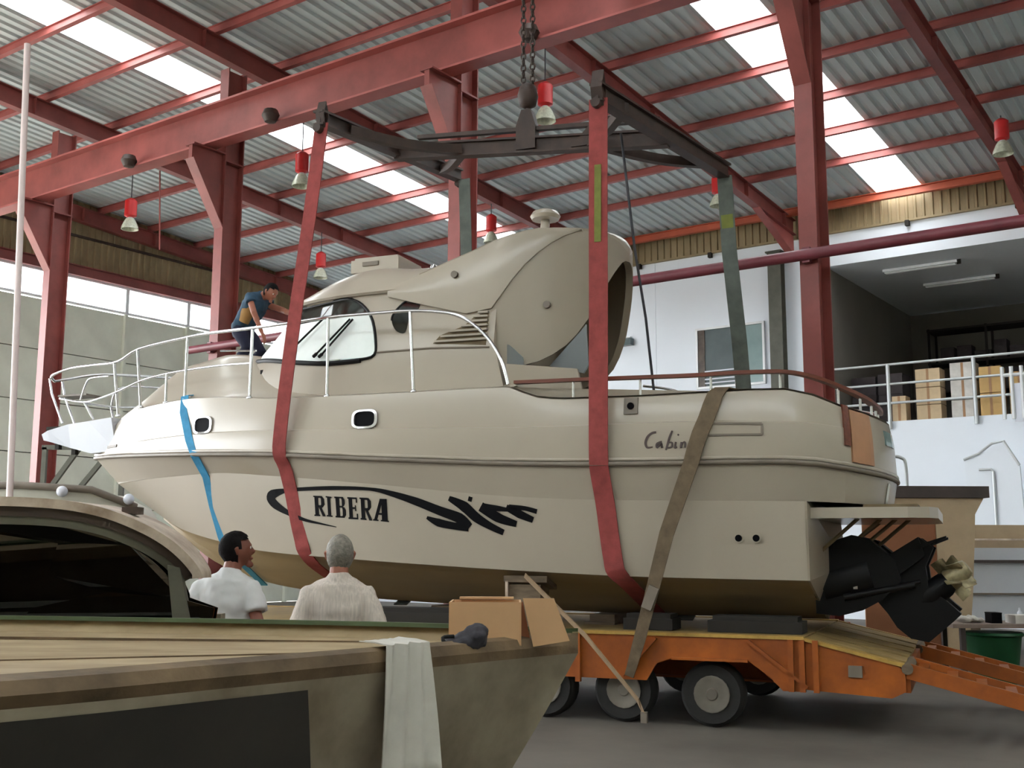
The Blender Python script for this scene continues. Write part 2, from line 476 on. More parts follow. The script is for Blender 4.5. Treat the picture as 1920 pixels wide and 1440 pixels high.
# ---- crane runway beam on the corbels
t = thing('crane_runway_beam', 'long red crane beam running across the top left on column corbels', 'beam', 'B', (0, -.6, 9.15))
part('web', MB().box((5.95, -.6, 9.53), (34.0, .02, .7)), M['steel_red'], t)
part('lower_flange', MB().box((5.95, -.6, 9.17), (34.0, .32, .035)), M['steel_purlin'], t)
part('upper_flange', MB().box((5.95, -.6, 9.9), (34.0, .36, .04)), M['steel_purlin'], t)
part('crane_rail', MB().box((5.95, -.6, 9.95), (34.0, .06, .07)), M['steel_dark'], t)
for q in (-2.1, 1.95, 7.5):
    mb = MB().lathe([(.001, 0), (.1, .02), (.16, .14), (.12, .24), (.001, .26)], 10, (q, -.86, 9.1))
    part('rail_clamp_block', mb, M['steel_dark'], t, 40)
# crane bridge above the frame that carries the hoist
hook = Vector((0.17, 13.0, 0)) - FR['B'][0]
hq, hs = hook.x * cos(rad(-35.5)) + hook.y * sin(rad(-35.5)), -hook.x * sin(rad(-35.5)) + hook.y * cos(rad(-35.5))

# ---- left end wall (q = Q0)
wl = thing('wall_left', None, None, 'B', (Q0, 7.0, 0), kind='structure')
mbp = MB().box((0, 0, 0), (.16, 2.165, 1.375))
me_pan = mesh_from(mbp, 'concrete_panel', M['concrete'])
posts = [1.33 + 2.19 * k for k in range(7)]
for i in range(6):
    for k in range(6):
        o = bpy.data.objects.new('concrete_panel', me_pan); COL.objects.link(o); o.parent = wl
        o.location = (-.1, posts[k] + 1.095 - 7.0, .7 + 1.4 * i); OFF[o.name] = OFF[wl.name]
for s_ in posts:
    part('wall_post', MB().box((Q0 + .02, s_, 4.2), (.14, .09, 8.4)), M['concrete'], wl)
part('backing_sheet', MB().box((Q0 - .22, 7.9, 4.2), (.06, 13.2, 8.38)), M['joint'], wl)
# strip window
wn = thing('window_1', None, None, 'B', (Q0, 7.0, 8.4), kind='structure')
mb = MB().box((Q0 + .02, -2.2, 8.44), (.12, 33.4, .06)); part('sill_rail', mb, M['alu'], wn)
mb = MB().box((Q0 + .02, -2.2, 9.17), (.12, 33.4, .06)); part('head_rail', mb, M['alu'], wn)
allposts = [1.33 + 2.19 * k for k in range(-9, 7)]
for a in allposts:
    part('mullion', MB().box((Q0 + .03, a, 8.8), (.1, .11, .7)), M['alu'], wn)
for a in allposts[:-1]:
    part('window_pane', MB().box((Q0 - .02, a + 1.095, 8.8), (.012, 2.06, .66)), M['strip'], wn)
part('red_lintel', MB().ibeam((Q0 + .1, S0, 9.36), (Q0 + .1, S1, 9.36), .3, .2), M['steel_red'], wl)
part('girt', MB().box((Q0 + .06, 2.0, 10.36), (.08, 24, .06)), M['steel_dark'], wl)
# ribbed cladding above
def clad(along, z0, z1, pitch=.21, d=.035):
    """one ribbed sheet 1.05 m wide; rib direction z"""
    mb = MB(); prof = []
    for k in range(5):
        x = -.525 + k * pitch
        prof += [(x, 0), (x + .12, 0), (x + .14, d), (x + .19, d)]
    prof.append((.525, 0))
    f = (lambda x, y, z: (y, x, z)) if along == 's' else (lambda x, y, z: (x, -y, z))
    n = len(prof); mb.v += [Vector(f(x, y, z0)) for x, y in prof] + [Vector(f(x, y, z1)) for x, y in prof]
    mb.f += [(i, i + 1, n + i + 1, n + i) for i in range(n - 1)]
    return mb
me_cl = mesh_from(clad('s', 9.52, 11.8), 'cladding_sheet', M['cladding'], recalc=False)
s_ = S1 - .5
while s_ > S0:
    o = bpy.data.objects.new('cladding_sheet', me_cl); COL.objects.link(o); o.parent = wl
    o.location = (0, s_ - 7.0, 0); o.scale = (1, 1, 1)
    dz = roof_z(s_) - 11.8
    mz = (roof_z(s_) + .05 - 9.52) / (11.8 - 9.52); o.scale.z = mz; o.location.z = 9.52 * (1 - mz)
    s_ -= 1.05
# front and right end walls (behind the camera)
wf = MB().box((9.15, S0, 4.85), (28.1, .2, 9.7)).box((5.95, S0, 12.6), (34.5, .2, 1.8)).box((-8.1, S0, 8.1), (6.4, .2, 3.2))
solo('wall_front', wf, M['concrete'], frame='B', kind='structure')   # added gateway open at its left, glazing above, for fill light
w3 = thing('added_window_3', None, None, 'B', (3.0, S0, 9.7), kind='structure')  # unseen glazing, added to light the hull from the front
for k in range(13):
    part('window_pane', MB().box((Q0 + 1.3 + 2.6 * k, S0, 10.7), (2.48, .012, 2.0)), M['strip'], w3)
    part('mullion', MB().box((Q0 + 2.6 * k, S0, 10.7), (.12, .14, 2.0)), M['alu'], w3)
we = MB().box((Q1 + .1, -2.2, 6.5), (.2, 33.6, 13.0)); solo('wall_right', we, M['concrete'], frame='B', kind='structure')

# ---- white long wall (s = S1) with the raised store
wb = thing('wall_back', None, None, 'B', (3.0, S1, 0), kind='structure')
for k in range(7):
    q = Q0 + 2.53 * k + 1.265
    part('wall_panel', MB().box((q, S1 + .1, 5.0), (2.518, .2, 10.0)), M['white_wall'], wb)
part('lintel_panel', MB().box((14.85, S1 + .1, 9.55), (16.9, .2, .9)), M['white_wall'], wb)
part('lower_panel', MB().box((14.85, S1 + .1, 2.45), (16.9, .2, 4.9)), M['white_wall'], wb)
part('store_floor', MB().box((14.85, S1 + 3.9, 4.8), (16.9, 7.4, .2)), M['grey_wall'], wb)
part('store_side_wall', MB().box((6.33, S1 + 4.0, 7.0), (.16, 7.6, 4.6)), M['grey_wall'], wb)
part('store_rear_wall', MB().box((14.85, S1 + 7.7, 7.0), (17.1, .16, 4.6)), M['grey_wall'], wb)
part('store_ceiling', MB().box((14.85, S1 + 3.95, 9.16), (16.9, 7.5, .1)), M['white_wall'], wb)
part('store_end_wall', MB().box((23.3, S1 + 4.0, 7.0), (.16, 7.6, 4.6)), M['grey_wall'], wb)
me_cl2 = mesh_from(clad('q', 9.98, 10.68), 'eave_cladding_sheet', M['cladding'], recalc=False)
q = Q0 + .5
while q < Q1:
    o = bpy.data.objects.new('eave_cladding_sheet', me_cl2); COL.objects.link(o); o.parent = wb
    o.location = (q - 3.0, -.04, 0); q += 1.05
part('cladding_foot', MB().box((5.95, S1 - .06, 9.98), (34.5, .1, .05)), M['cladding'], wb)
for q in (0.9, 3.15, 6.0, 8.6, 11.2):
    part('gutter_bracket', MB().box((q, S1 - .1, 9.9), (.1, .12, .14)), M['dark_pad'], wb)
mb = MB().ibeam((Q0, S1 - .6, 10.56), (Q1, S1 - .6, 10.56), .2, .14)
solo('trim_1', mb, M['eave_orange'], frame='B', kind='structure')
# window in the white wall
w2 = thing('window_2', None, None, 'B', (3.6, S1, 6.2), kind='structure')
zt = 7.82
part('frame', MB().box((2.66, S1 - .03, 7.0), (.06, .1, 1.7)).box((4.64, S1 - .03, 7.0), (.06, .1, 1.7)).box((3.65, S1 - .03, zt), (2.04, .1, .06)).box((3.65, S1 - .03, 6.16), (2.04, .1, .06)), M['alu'], w2)
part('mullion', MB().box((3.86, S1 - .04, 7.0), (.13, .1, 1.62)), M['alu'], w2)
part('shutter_leaf', MB().box((2.79, S1 - .02, 7.0), (.2, .06, 1.6)), M['pane_brown'], w2)
part('window_pane', MB().box((3.34, S1 - .01, 7.0), (.9, .03, 1.6)), M['pane_grey'], w2)
part('window_pane', MB().box((4.27, S1 - .01, 7.0), (.68, .03, 1.6)), M['pane_teal'], w2)
for k in range(4):
    part('blind_slat', MB().box((3.34, S1 - .06, 6.28 + .11 * k), (.9, .03, .035)), M['hull_white'], w2)

# pipe along the column row
t = thing('pipe', 'long dark red pipe crossing in front of the wide column and the white wall', 'pipe', 'B', (7, -.33, 5.2))
part('run', MB().tube([(-.65, -.33, 5.37), (23.0, -.33, 5.37)], .075, 12), M['pipe_red'], t, 60)
for q in (-.1, 5.61, 11.4):
    part('pipe_clamp', MB().box((q, -.27, 5.37), (.1, .12, .2)), M['pipe_red'], t)
for q in (2.6, 8.4, 14.2):
    part('coupling', MB().tube([(q - .06, -.33, 5.37), (q + .06, -.33, 5.37)], .095, 12), M['pipe_red'], t, 60)
# thin tie rod and pale pipe at left
solo('tie_rod', MB().tube([(-6.35, 3.0, 11.0), (-6.2, 3.0, 8.95)], .02, 6), M['steel_purlin'], 'thin red hanger rod between the first two rafters at left', 'rod', 'B')
solo('drain_pipe', MB().tube([(-7.35, 16.0, 9.2), (-7.07, 16.0, 0.0)], .05, 8), M['white_pipe'], 'slim pale upright pipe left of the far left column', 'pipe', 'W', smooth=60)

# ---- high-bay lamps
def lamp(q, s, z, label):
    t = thing('pendant_lamp', label, 'lamp', 'B', (q, s, z), 'hanging bay lamps')
    top = roof_z(s) - .63
    part('cable', MB().tube([(q, s, top), (q, s, z + .72)], .012, 6), M['rope'], t)
    part('gear_housing', MB().lathe([(.03, .76), (.1, .72), (.14, .68), (.14, .32), (.08, .3), (.05, .28)], 14, (q, s, z)), M['lamp_red'], t, 40)
    part('neck', MB().lathe([(.06, .34), (.06, .22), (.1, .2)], 12, (q, s, z)), M['galv'], t, 40)
    part('shade', MB().lathe([(.09, .26), (.13, .2), (.19, .06), (.2, 0), (.185, 0), (.17, .06), (.11, .19), (.07, .24)], 18, (q, s, z)), M['lamp_glass'], t, 40)
for q, s, z, lb in ((-5.6, 1.7, 9.05, 'hanging red and glass lamp in front of the left wall cladding'),
                    (-.1, 1.87, 9.08, 'hanging red and glass lamp beside the top of the left red sling'),
                    (5.55, 2.48, 9.4, 'hanging red and glass lamp beside the hoist hook'),
                    (-5.6, 7.9, 9.15, 'hanging red lamp above the front of the yacht roof'),
                    (-.1, 8.45, 9.4, 'hanging red lamp behind the rising arch of the yacht'),
                    (5.55, 9.8, 9.7, 'hanging red lamp beside the green-grey far strap'),
                    (11.9, 9.5, 9.55, 'hanging red lamp at the right edge under the last rafter')):
    lamp(q, s, z, lb)

# ---- raised store: railing, boxes, rack, tubes
t = thing('guard_railing', 'galvanised tube railing along the edge of the raised store', 'railing', 'B', (11, 14.42, 4.9))
for z, nm in ((6.33, 'top_rail'), (5.83, 'mid_rail'), (5.35, 'mid_rail')):
    part(nm, MB().tube([(6.45, 14.42, z), (23.0, 14.42, z)], .032, 8), M['galv'], t, 60)
for q in (6.5, 7.93, 9.98, 12.0, 14.0, 16.0, 18.0, 20.0, 22.0):
    part('post', MB().tube([(q, 14.42, 4.7), (q, 14.42, 6.33)], .05, 8), M['galv'], t, 60)

def carton(q, s, z, d, label, m='carton', grp='cartons on the raised store', rz=0.0):
    t = thing('carton', label, 'box', 'B', (q, s, z), grp)
    part('carton_body', MB().box((q, s, z + d[2] / 2), d), M[m], t)
    part('tape_strip', MB().box((q, s, z + d[2] / 2), (.06, d[1] + .012, d[2] + .012)), M['tape'], t)
    for sg in (-1, 1):
        part('lid_flap', MB().box((q + sg * d[0] * .25, s, z + d[2] + .006), (d[0] * .49, d[1], .012)), M[m], t)
for nm, q, wd, hs_, m, desc in (('a', 8.72, .6, (.44, .44, .48), 'carton', 'beige carton in the leftmost tall stack behind the railing'),
                                ('b', 9.56, .58, (.5, .5, .44), 'carton_w', 'pale wrapped carton in the second stack behind the railing'),
                                ('c', 10.2, .5, (.62, .66), 'carton2', 'yellowish carton in the third stack behind the railing'),
                                ('d', 10.86, .46, (.5, .6), 'carton2', 'yellowish carton in the stack at the right picture edge')):
    z = 4.9
    for i, h in enumerate(hs_):
        carton(q, 15.3, z, (wd, .5, h - .03), desc + ', ' + (['lowest of it', 'second from below', 'topmost of it'][i if i < len(hs_) - 1 else 2]), m)
        z += h
carton(8.0, 15.2, 4.9, (.34, .4, .68), 'small pale carton left of the tall stacks behind the railing')
for k, (q, h) in enumerate(((6.85, 1.38), (7.55, 1.42))):
    t = thing('storage_crate', ['dark crate behind the railing next to the wide red column', 'dark crate behind the railing left of the small pale carton'][k], 'crate', 'B', (q, 16.2, 4.9), 'dark crates on the raised store')
    part('crate_body', MB().box((q, 16.2, 4.9 + h / 2), (.64, .7, h)), M['crate'], t)
    for j in range(5):
        part('slat', MB().box((q, 15.835, 5.0 + j * .29), (.64, .03, .18)), M['crate'], t)
t = thing('storage_rack', 'dark shelving rack at the back of the raised store', 'rack', 'B', (9.6, 20.4, 4.9))
for q in (7.5, 9.1, 10.7, 12.3):
    for s_ in (20.0, 20.8): part('upright', MB().box((q, s_, 6.55), (.06, .06, 3.3)), M['dark_pad'], t)
for z in (5.4, 6.3, 7.15, 8.15):
    part('shelf', MB().box((9.9, 20.4, z), (4.9, .85, .06)), M['dark_pad'], t)
rr = random.Random(3)
for z, sh_n in ((7.18, 'second shelf from the top'), (6.33, 'third shelf from the top')):
    q = 7.75
    for k, pos in enumerate(('leftmost', 'second from left', 'third from left', 'fourth from left', 'rightmost')):
        wd = rr.uniform(.42, .6); h = rr.uniform(.25, .6)
        solo('parts_bin', MB().box((q + wd / 2, 20.35, z + h / 2), (wd - .08, .5, h)).box((q + wd / 2, 20.09, z + h * .7), (wd * .3, .02, .05)), M['crate'],
             'dark parts bin, %s on the %s of the rack' % (pos, sh_n), 'bin', 'B', 'parts bins on the dark rack')
        q += wd
for k, (q, s_, lb) in enumerate(((8.5, 15.7, 'white fluorescent batten on the store ceiling, nearer the railing'), (8.95, 17.9, 'white fluorescent batten on the store ceiling, deeper in the room'))):
    t = thing('ceiling_batten', lb, 'lamp', 'B', (q, s_, 8.95), 'fluorescent battens of the store')
    part('tray', MB().box((q, s_, 9.06), (1.9, .16, .07)), M['tube_white'], t)
    for sg in (-1, 1): part('tube', MB().tube([(q - .9, s_ + sg * .05, 9.0), (q + .9, s_ + sg * .05, 9.0)], .018, 8), M['tube_white'], t)
    part('bracket', MB().box((q + .98, s_, 9.05), (.1, .06, .12)), M['dark_pad'], t)
t = thing('wall_fixture', 'small dark wedge-shaped fixture on the white wall right of the arch', 'light', 'B', (.3, S1 - .1, 7.6))  # plain dark wedge with a pale arm
part('hood', MB().prism([(0, .12), (0, 0), (.62, .0), (.62, .2)], lambda a, b: (a, S1 - .2, 7.6 + b), lambda a, b: (a, S1 - .01, 7.6 + b)), M['pane_grey'], t)
part('arm', MB().box((.3, S1 - .05, 7.85), (.5, .1, .03)), M['alu'], t)
# white stair at the right edge
t = thing('stair_flight', 'white steel stair with tube handrail below the raised store at right edge', 'stairs', 'B', (11.4, 13.5, 0))
part('stringer', MB().prism([(10.15, 0), (10.15, .3), (12.6, 4.9), (12.9, 4.9), (12.9, 4.5), (10.5, 0)], lambda a, b: (a + .5, 13.3, b), lambda a, b: (a + .5, 13.36, b)), M['white_wall'], t)
part('stringer', MB().prism([(10.15, 0), (10.15, .3), (12.6, 4.9), (12.9, 4.9), (12.9, 4.5), (10.5, 0)], lambda a, b: (a + .5, 14.2, b), lambda a, b: (a + .5, 14.26, b)), M['white_wall'], t)
for k in range(16):
    part('tread', MB().box((10.95 + .155 * k, 13.78, .28 + .29 * k), (.28, .86, .04)), M['alu'], t)
t2 = thing('stair_booth', 'white panelled booth with grey top rail below the raised store', 'booth', 'B', (10.6, 13.3, 0))
part('side_panel', MB().prism([(10.0, 0), (10.0, 3.72), (10.3, 3.84), (10.85, 4.1), (11.15, 3.55), (11.25, 0)], lambda a, b: (a, 13.0, b), lambda a, b: (a, 13.1, b)), M['white_wall'], t2)
part('top_rail', MB().tube([(9.98, 12.98, 3.74), (10.3, 12.98, 3.86), (10.6, 12.98, 4.08), (10.85, 12.98, 4.12), (11.15, 12.98, 3.57)], .03, 8), M['galv'], t2)
part('conduit', MB().tube([(10.3, 12.97, 3.5), (10.55, 12.97, 3.5), (10.6, 12.97, 3.45), (10.6, 12.97, 0.05)], .03, 8), M['galv'], t2)
t = thing('stair_gate', 'pale tube gate at the head of the stair behind the cartons', 'gate', 'B', (10.85, 13.9, 4.6))
for q in (10.7, 10.9, 11.12): part('upright', MB().tube([(q, 14.0, 4.72), (q, 14.0, 5.95)], .045, 8), M['alu'], t)
part('gate_panel', MB().box((11.02, 14.02, 5.1), (.2, .03, .9)), M['hull_white'], t)
part('cross_tube', MB().tube([(10.7, 14.0, 5.75), (11.2, 14.0, 5.75)], .04, 8), M['alu'], t)

# ================================================================== THE YACHT (frame S: u to bow, v to port, z)
YB = thing('motor_yacht', 'big cream motor yacht with hardtop and black lettering, slung above the orange trailer', 'boat', 'S', (0, 0, .95))
CH_U = [0, 1.6, 2.7, 3.93, 5.0, 6.13, 7.13, 7.9, 8.5]; CH_Z = [1.37, 1.39, 1.43, 1.49, 1.55, 1.62, 1.76, 1.9, 2.06]
CH_W = [1.38, 1.42, 1.43, 1.41, 1.33, 1.09, .74, .38, 0.0]
KE_U = [0, 2, 5, 6.5, 7.2, 7.67, 8.1, 8.5]; KE_Z = [.95, .96, 1.05, 1.18, 1.33, 1.5, 1.77, 2.06]
KN_U = [-.7, 0, 1.7, 2.7, 4.5, 5.9, 6.95, 8.0, 8.8, 9.28]; KN_Z = [2.08, 2.1, 2.13, 2.17, 2.34, 2.47, 2.54, 2.54, 2.53, 2.52]
KN_W = [1.36, 1.43, 1.51, 1.53, 1.49, 1.33, 1.09, .68, .30, 0.0]
RA_U = [-.75, -.4, 0, .4, 1.0, 2.0, 2.9, 3.8, 4.9, 5.9, 6.95, 7.8, 9.0, 9.71]
RA_Z = [2.36, 2.41, 2.465, 2.48, 2.48, 2.49, 2.52, 2.57, 2.64, 2.71, 2.76, 2.8, 2.86, 2.89]
RW_U = [0, .5, 2, 4, 5.5, 7, 8, 8.8, 9.4, 9.71]; RW_W = [1.43, 1.55, 1.62, 1.62, 1.52, 1.25, .9, .52, .2, 0.0]
CR_U = [-.75, 0, 1.3, 2.06, 4.9, 7, 9, 9.69]; CR_Z = [2.72, 2.83, 2.87, 2.87, 2.94, 3.0, 3.0, 2.98]
GU_U = [-.7, -.3, -.12, .06, .3, .85, 1.5, 2.3, 2.6, 2.8, 2.97, 3.9, 4.9, 5.75, 7.4, 8.4, 9.0, 9.58]
GU_Z = [2.93, 3.02, 3.1, 3.15, 3.17, 3.16, 3.15, 3.16, 3.19, 3.26, 3.32, 3.32, 3.33, 3.35, 3.46, 3.44, 3.33, 3.13]
GW_U = [0, .5, 2, 4, 5.5, 7, 8, 8.8, 9.2, 9.58]; GW_W = [1.36, 1.47, 1.54, 1.54, 1.46, 1.2, .86, .5, .25, 0.0]
WRAP_U = [-.75, -.735, -.68, -.56, -.37, -.12, .15]; WRAP_R = [0, .22, .45, .66, .84, .935, .975]
def cz(U, Z, u): return hermite(U, Z, u)
def wrapped(kind):
    """points of a longitudinal curve from the middle of the stern to the stem"""
    U, Z, WU, WW, us, sc = {'kn': (KN_U, KN_Z, KN_U, KN_W, 9.28, .93), 'ra': (RA_U, RA_Z, RW_U, RW_W, 9.71, 1.0),
                            'cr': (CR_U, CR_Z, RW_U, [x * .99 for x in RW_W], 9.70, .98), 'gu': (GU_U, GU_Z, GW_U, GW_W, 9.58, .93)}[kind]
    w5 = hermite(WU, WW, .5); pts = []
    for uu, rr_ in zip(WRAP_U, WRAP_R):
        pts.append(Vector((uu * sc, rr_ * w5, cz(U, Z, uu))))
    n = 60
    for i in range(n + 1):
        u = .5 + (us - .5) * i / n
        pts.append(Vector((u, max(0, hermite(WU, WW, u)) if i < n else 0.0, cz(U, Z, u))))
    return pts
def mirrored(p): return Vector((p.x, -p.y, p.z))
def hull_v(u, z):
    """half breadth of the hull side at station u, height z"""
    lv = [(hermite(CH_U, CH_Z, u), hermite(CH_U, CH_W, u)), (hermite(KN_U, KN_Z, u), hermite(KN_U, KN_W, u)),
          (hermite(RA_U, RA_Z, u), hermite(RW_U, RW_W, u)), (hermite(CR_U, CR_Z, u), .99 * hermite(RW_U, RW_W, u)),
          (hermite(GU_U, GU_Z, u), hermite(GW_U, GW_W, u))]
    for (z0, w0), (z1, w1) in zip(lv, lv[1:]):
        if z <= z1: return w0 + (w1 - w0) * (z - z0) / max(1e-6, z1 - z0)
    return lv[-1][1]

# bottom and lower sides
def side_curve(U, Z, WU, WW, us, n=60):
    out = []
    for i in range(n + 1):
        u = us * i / n
        out.append(Vector((u, (max(0, hermite(WU, WW, u)) if i < n else 0.0) if WU else 0.0, hermite(U, Z, u))))
    return out
ke = side_curve(KE_U, KE_Z, None, None, 8.5); ch = side_curve(CH_U, CH_Z, CH_U, CH_W, 8.5); kn0 = side_curve(KN_U, KN_Z, KN_U, KN_W, 9.28)
def strip(mb, curves, mir=True):
    for sg in ((1, -1) if mir else (1,)):
        b = len(mb.v); n = len(curves[0])
        for c in curves: mb.v += [Vector((p.x, p.y * sg, p.z)) for p in c]
        for k in range(len(curves) - 1):
            for i in range(n - 1):
                mb.f.append((b + k * n + i, b + k * n + i + 1, b + (k + 1) * n + i + 1, b + (k + 1) * n + i))
    return mb
def lerpc(a, b, t, bulge=0.0): return [p.lerp(q, t) + Vector((0, bulge, 0)) for p, q in zip(a, b)]
# bottom with two spray strakes
st1 = [p + Vector((0, 0, -.02)) for p in lerpc(ke, ch, .36)]; st1b = [p + Vector((0, 0, .02)) for p in lerpc(ke, ch, .41)]
st2 = [p + Vector((0, 0, -.02)) for p in lerpc(ke, ch, .68)]; st2b = [p + Vector((0, 0, .02)) for p in lerpc(ke, ch, .73)]
chin = [Vector((p.x, p.y * .955, p.z - .012)) for p in ch]
mb = strip(MB(), [ke, st1, st1b, st2, st2b, chin, ch])
part('hull_bottom', mb, M['gel_bottom'], YB, 40)
mb = strip(MB(), [ch, lerpc(ch, kn0, .5, .01), kn0])
tr = [ke[0], ch[0], kn0[0], mirrored(kn0[0]), mirrored(ch[0])]
part('hull_side', mb, M['gel'], YB, 25)
mb = MB(); c0 = Vector((-.22, 0, 1.5)); mb.v += [c0] + [p + Vector((-.02, 0, 0)) for p in tr]
mb.f += [(0, 1 + i, 1 + (i + 1) % 5) for i in range(5)]
b_ = len(mb.v); mb.v += [p.copy() for p in tr]
mb.f += [(1 + i, b_ + i, b_ + (i + 1) % 5, 1 + (i + 1) % 5) for i in range(5)]
part('transom', mb, M['gel_shaded'], YB)
kn, ra, cr, gu = wrapped('kn'), wrapped('ra'), wrapped('cr'), wrapped('gu')
gin = [Vector((p.x + (.1 if i < 6 else 0), max(0, p.y - .07), p.z + .015)) for i, p in enumerate(gu)]
mb = strip(MB(), [[p + Vector((.05, -.015 if p.y > .02 else 0, 0)) for p in kn], kn, ra])
part('hull_upper', mb, M['gel'], YB, 25)
ra2 = [p + Vector((0, .012 if 0 < p.y else 0, .05)) for p in ra]; ra2[-1].z = ra[-1].z + .04
crb = [Vector((p.x, p.y * .988, p.z + .012)) for p in cr]
mb = strip(MB(), [ra, ra2, cr, crb, lerpc(crb, gu, .6, .008), [p + Vector((0, 0, -.01)) for p in gu], gin])
part('topsides', mb, M['gel'], YB, 28)
rail_path = [mirrored(p) for p in reversed(ra)] + ra[1:]
mb = MB()
for sg in (1, -1):
    mb.tube([Vector((p.x, (p.y + (.012 if p.y > 0 else 0)) * sg, p.z - .008)) for p in ra], .026, 8)
part('rub_rail', mb, M['rub'], YB, 60)
mb = MB()
for sg in (1, -1):
    mb.tube([Vector((p.x, (p.y + (.006 if p.y > 0 else 0)) * sg, p.z + .035)) for p in ra], .018, 6)
part('rail_insert', mb, M['gel'], YB, 60)

# foredeck and side decks
ZC_U = [5.0, 6.6, 7.13, 7.46, 7.89, 8.27, 8.65, 9.22, 9.56]; ZC_Z = [3.46, 3.98, 4.04, 4.0, 3.95, 3.77, 3.58, 3.36, 3.14]
mb = MB(); rows = []
NU, NV = 44, 22
for i in range(NU + 1):
    u = 2.97 + (9.56 - 2.97) * i / NU
    wv = hermite(GW_U, GW_W, u) if i < NU else .004; zg = hermite(GU_U, GU_Z, u); zc = max(zg + .01, hermite(ZC_U, ZC_Z, u))
    row = []
    for j in range(NV + 1):
        x = -1 + 2 * j / NV; a = abs(x)
        g = 1.0 if a < .5 else max(0.0, (1 - ((a - .5) / .36) ** 2.2)) if a < .86 else 0.0
        row.append((u, x * (wv - .05 * min(1, wv * 3)), zg + .01 + (zc - zg) * g + .03 * (1 - a * a)))
    rows.append(row)
mb.loft(rows, cap=False, closed=False)
part('foredeck', mb, M['gel'], YB, 50)
# cockpit liner
mb = MB()
plan = [(2.97, 1.38), (.6, 1.32), (.1, 1.2), (-.25, .95), (-.45, .5), (-.5, 0)]
full = plan + [(a, -b) for a, b in reversed(plan[:-1])]
n = len(full)
tops = [Vector((a, b, hermite(GU_U, GU_Z, a) + .01)) for a, b in full]; lows = [Vector((a, b * .97, 2.62)) for a, b in full]
mb.v += tops + lows; mb.f += [(i, i + 1, n + i + 1, n + i) for i in range(n - 1)] + [tuple(range(n, 2 * n))]
part('cockpit_liner', mb, M['gel'], YB)
mb = MB(); outer = []
for a, b in full:
    wv = 1.0
gcap = [Vector((p.x, p.y, p.z + .012)) for p in gu if p.x < 3.0]
inn = []
for p in gcap:
    if p.y < .02: inn.append(Vector((-.48, 0, p.z)))
    else: inn.append(Vector((max(p.x + .16, -.47) if p.x < .5 else p.x, p.y * .86, p.z)))
strip(mb, [gcap, inn]); part('coaming', mb, M['gel'], YB)
mb = MB().box((.75, 0, 2.83), (.5, 2.2, .42)); part('cockpit_bench', mb, M['gel_shaded'], YB)

# ------------------------------------------------ cabin
LV = [(3.28, 1.22, 7.2, 5.0, 3.1), (3.86, 1.19, 6.95, 5.0, 3.25), (4.57, 1.06, 6.28, 4.7, 3.25)]
def cab_level(z):
    for a, b in zip(LV, LV[1:]):
        if z <= b[0] or b is LV[-1]:
            t = (z - a[0]) / (b[0] - a[0]); return [a[k] + (b[k] - a[k]) * t for k in range(1, 5)]
def cab_plan(wd, uf, us, ua, n=14):
    pts = [(ua, 0.0), (ua, wd * .5), (ua, wd)] + [(ua + (us - ua) * k / 6, wd) for k in range(1, 6)]
    for k in range(n + 1):
        a = pi / 2 * k / n
        pts.append((us + (uf - us) * sin(a), wd * max(0, cos(a)) ** .72))
    return pts + [(u, -v) for u, v in reversed(pts[1:-1])]
def cab_v(u, z):
    wd, uf, us, ua = cab_level(z)
    if u <= us: return wd
    x = min(1, (u - us) / (uf - us)); return wd * math.sqrt(max(0, 1 - x * x)) ** .72
def bake(o):
    dg = bpy.context.evaluated_depsgraph_get()
    me = bpy.data.meshes.new_from_object(o.evaluated_get(dg)); o.modifiers.clear(); o.data = me
    return o
mb = MB(); rings = []
for z in (3.28, 3.5, 3.7, 3.86, 4.05, 4.25, 4.45, 4.57):
    rings.append([(u, v, z) for u, v in cab_plan(*cab_level(z))])
outer_n = len(rings[0])
inner = []
for z in (4.57, 4.45, 4.25, 4.05, 3.86, 3.7, 3.5, 3.28):
    wd, uf, us, ua = cab_level(z)
    inner.append([(u, v, z) for u, v in cab_plan(wd - .05, uf - .06, us, ua + .05)])
mb.loft(rings + inner + [rings[0]], cap=False)
cabin = part('cabin', mb, M['gel'], YB)
WIN = [(7.6, 3.97), (6.3, 3.90), (6.0, 3.85), (5.73, 3.81), (5.3, 3.765), (4.88, 3.775), (4.71, 3.82), (4.71, 3.98), (4.78, 4.23), (4.9, 4.40), (5.05, 4.5), (5.25, 4.535), (7.6, 4.535)]
WIN_OUT = [(5.95, 4.53), (5.25, 4.535), (5.05, 4.5), (4.9, 4.40), (4.78, 4.23), (4.71, 3.98), (4.71, 3.82), (4.88, 3.775), (5.3, 3.765), (5.73, 3.81), (6.0, 3.85), (6.3, 3.90), (6.6, 3.93), (6.8, 3.95)]
cut = part('window_cutter', MB().prism(WIN, lambda a, b: (a, 2, b), lambda a, b: (a, -2, b)), M['black'], YB)
bm_ = cabin.modifiers.new('b', 'BOOLEAN'); bm_.object = cut; bm_.operation = 'DIFFERENCE'; bm_.solver = 'EXACT'
bake(cabin)
bpy.data.objects.remove(cut)
for p in cabin.data.polygons: p.use_smooth = True
cabin.data.set_sharp_from_angle(angle=rad(35))
